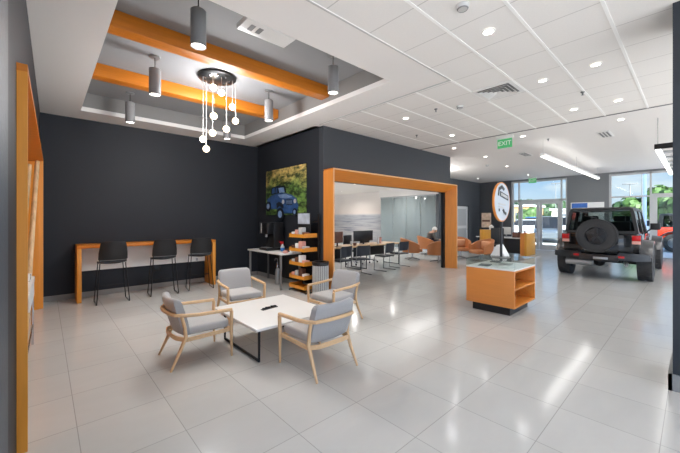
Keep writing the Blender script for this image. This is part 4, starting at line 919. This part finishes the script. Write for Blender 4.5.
# ------------------------------------------------------------------ outdoors
def make_car(label, paint, loc, rz, kind=0):
    v = thing('parked_car', label, 'car', loc, rz, 'cars parked in the lot')
    sec = lambda x, w, z0, z1: [(x, -w, z0), (x, -w, (z0 + z1) / 2), (x, -w + .1, z1), (x, w - .1, z1), (x, w, (z0 + z1) / 2), (x, w, z0)]
    c = MB(); c.loft([sec(-2.2, .75, .4, .9), sec(-2.1, .86, .25, 1.0), sec(-1, .9, .22, 1.02), sec(.9, .9, .22, 1.0), sec(2.0, .85, .25, .85), sec(2.25, .7, .35, .7)]); c.build('body', paint, v)
    top = 1.5 + .25 * kind; bx = -2.0 if kind else -1.6
    c = MB(); c.loft([[(bx, -.78, 1.0), (bx, .78, 1.0), (1.1, .78, .98), (1.1, -.78, .98)], [(bx + .35, -.64, top - .03), (bx + .35, .64, top - .03), (.3, .64, top - .03), (.3, -.64, top - .03)]]); c.build('windows', 'black', v)
    B((bx + .33, -.66, top - .029), (.34, .66, top + .03), .02).build('roof', paint, v)
    for x in (-1.35, 1.4):
        for s_ in (-1, 1):
            T = Matrix.Translation((x, .8 * s_, .32)) @ Matrix.Rotation(R(-90 * s_), 4, 'X'); MB().lathe([(.001, -.1), (.3, -.1), (.32, -.06), (.32, .09), (.29, .1), (.001, .1)], 24, T=T).build('wheel', 'rubber', v)
    for s_ in (-1, 1): B((2.1, .55 * s_ - .15, .62), (2.2, .55 * s_ + .15, .75), .02).build('headlight', 'ltgrey', v)
make_car('grey pickup-height car parked outside the right entrance door leaf', 'cargrey', (26.5, 7.1, -.06), R(197), 1); make_car('white car parked outside, left of the grey one', 'carwhite', (31.5, 10.3, -.06), R(95)); make_car('blue car at the far side of the lot', 'carblue', (46, 13.6, -.06), R(0), 1)
make_car('second blue car at the far side of the lot', 'carblue', (47, 11.6, -.06), R(5), 1); make_car('white car in the middle of the lot behind the grey one', 'carwhite', (35, 9.0, -.06), R(80), 1); make_car('grey car at far edge of lot, right of the blue ones', 'cargrey', (41, 10.2, -.06), R(95)); make_car('white car parked beyond the red vehicle', 'carwhite', (36, 3.5, -.06), R(90))
def make_tree(label, loc, h, rad, cm, n=1500):
    t_ = thing('tree', label, 'tree', loc, 0, 'trees beyond the lot')
    MB().tube([(0, 0, 0), (.05, .03, h * .3), (0, .1, h * .6)], [.22, .17, .08], 9).build('trunk', 'bark', t_)
    c = MB(); bl = [(random.uniform(-.55, .55) * rad, random.uniform(-.55, .55) * rad, h * random.uniform(.45, .8), rad * random.uniform(.4, .62)) for _ in range(9)]
    for k in range(n):
        x, y, z, r0 = random.choice(bl); d = Vector((random.gauss(0, 1), random.gauss(0, 1), random.gauss(0, 1))).normalized()
        p0 = Vector((x, y, z)) + d * r0 * random.uniform(.75, 1.05); a = d.cross(Vector((random.random(), random.random(), random.random()))).normalized() * .28; b2 = d.cross(a).normalized() * .22 + d * random.uniform(-.1, .1)
        c.add([p0 - a, p0 + b2, p0 + a, p0 - b2], [(0, 1, 2, 3)])
    for x, y, z, r0 in bl: c.sphere((x, y, z), r0 * .85, 10, 7)
    c.build('crown', cm, t_)
make_tree('bright green tree right of the banner pole', (38, 2.9, -.06), 4.4, 1.6, 'leaf'); make_tree('green tree farther right behind the red vehicle', (33.5, .9, -.06), 3.9, 1.6, 'leaf'); make_tree('low dark green tree left of the banner pole', (58, 6.2, -.06), 3.8, 1.8, 'leafd'); make_tree('green tree seen through the left entrance door', (52, 16.4, -.06), 3.0, 1.6, 'leaf')
make_tree('dark tree on the skyline above the entrance doors', (78, 25, -.06), 6.0, 2.6, 'leafd'); make_tree('dark distant tree on the skyline left of the doors', (74, 20.4, -.06), 5.4, 2.6, 'leafd'); make_tree('dark distant tree on the skyline right of the pier', (88, 22.0, -.06), 6.0, 2.8, 'leafd')
b_ = thing('building', 'yellow low building across the lot seen through the doors', 'building', (60, 21.9, -.06)); B((0, -3, 0), (8, 4, 3.6)).build('wall', 'stucco_y', b_); B((-.3, -3.3, 3.601), (8.3, 4.3, 3.9)).build('roof', 'stucco_w', b_)
for k in range(3): B((-.05, -2.2 + 2.1 * k, 1), (-.001, -1 + 2.1 * k, 2.6)).build('window', 'cargrey', b_)
b_ = thing('building', 'long white low building at the far side of the lot', 'building', (66, 8, -.06)); B((0, -8, 0), (8, 9, 3.0)).build('wall', 'stucco_w', b_); B((-.4, -8.3, 3.001), (8.3, 9.3, 3.3)).build('roof', 'ltgrey', b_)
for k in range(5): B((-.05, -7 + 3.2 * k, .8), (-.001, -5 + 3.2 * k, 2.4)).build('window', 'cargrey', b_)
for (x, y, h, lab) in ((52, 5.27, 5.7, 'thin street light pole against the sky'), (70, 17.4, 8.0, 'distant light pole above the entrance doors')):
    q = thing('street_lamp', lab, 'light pole', (x, y, -.06)); MB().cyl((0, 0, 0), (0, 0, h), .09, .06, 8).build('pole', 'grey', q); B((-.2, -.7, h), (.2, .7, h + .15), .02).build('lamp_head', 'grey', q)
q = thing('banner_flag', 'tall feather flag on a pole outside the right window', 'flag', (22.0, 1.78, -.06)); MB().cyl((0, 0, 0), (0, 0, 4.2), .025, .015, 8).build('pole', 'grey', q)
B((-.01, -.17, .9), (.01, -.026, 4.1), .004).build('flag_cloth', 'flagc', q)

# ------------------------------------------------------------------ sky, sun, camera
w = bpy.data.worlds.new('sky'); S.world = w; w.use_nodes = True; t = w.node_tree; t.nodes.clear()
out = t.nodes.new('ShaderNodeOutputWorld'); bg = t.nodes.new('ShaderNodeBackground')
tc_ = t.nodes.new('ShaderNodeTexCoord'); sp = t.nodes.new('ShaderNodeSeparateXYZ'); t.links.new(tc_.outputs['Generated'], sp.inputs[0])
rp = t.nodes.new('ShaderNodeValToRGB'); t.links.new(sp.outputs[2], rp.inputs[0])
e = rp.color_ramp.elements; e[0].position = 0; e[0].color = L3((236, 242, 248)); e[1].position = .5; e[1].color = L3((96, 152, 226))
q = e.new(.06); q.color = L3((198, 222, 248)); q = e.new(.16); q.color = L3((140, 190, 246))
mp_ = t.nodes.new('ShaderNodeMapping'); mp_.inputs['Scale'].default_value = (1.2, 1.2, 5.0); t.links.new(tc_.outputs['Generated'], mp_.inputs[0])
ns = N(t, 'ShaderNodeTexNoise', Scale=4.0, Detail=6.0, Roughness=.6); t.links.new(mp_.outputs[0], ns.inputs['Vector'])
cr = t.nodes.new('ShaderNodeValToRGB'); cr.color_ramp.elements[0].position = .5; cr.color_ramp.elements[1].position = .75; t.links.new(ns.outputs['Fac'], cr.inputs[0])
skc = mixc(t, cr.outputs[0], rp.outputs[0], (.92, .95, 1.0, 1))
# brighter sky on the sun's side (behind the camera)
dt = N(t, 'ShaderNodeVectorMath', operation='DOT_PRODUCT'); dt.inputs[1].default_value = (-.6, -.68, .42); t.links.new(tc_.outputs['Generated'], dt.inputs[0])
mr = N(t, 'ShaderNodeMapRange'); mr.inputs[1].default_value = -.1; mr.inputs[2].default_value = 1.0; mr.inputs[3].default_value = .95; mr.inputs[4].default_value = SKYB; t.links.new(dt.outputs['Value'], mr.inputs[0])
t.links.new(skc, bg.inputs[0]); t.links.new(mr.outputs[0], bg.inputs[1]); t.links.new(bg.outputs[0], out.inputs[0])
sl = bpy.data.lights.new('sun', 'SUN'); sl.energy = 17.0; sl.angle = R(2); sl.color = (1, .99, .98)
so = bpy.data.objects.new('sun', sl); COL.objects.link(so); so.rotation_euler = Vector((.5, .7, -.5)).to_track_quat('-Z', 'Y').to_euler()

cam = bpy.data.cameras.new('camera'); co = bpy.data.objects.new('camera', cam); COL.objects.link(co); S.camera = co
cam.sensor_width = 36; cam.lens = 324 / 680 * 36; cam.shift_y = -8.5 / 680; cam.clip_start = .05; cam.clip_end = 400
co.location = (0, 0, 1.6); co.rotation_euler = (R(90), 0, -math.atan2(.6741, .7386))
S.view_settings.view_transform = 'Standard'; S.view_settings.look = 'None'; S.view_settings.gamma = 1; S.view_settings.exposure = 0.22
S.view_settings.use_curve_mapping = False
try:
    S.cycles.use_denoising = True; S.cycles.max_bounces = 10; S.cycles.diffuse_bounces = 5; S.cycles.transparent_max_bounces = 16; S.cycles.sample_clamp_indirect = 6
except Exception: pass
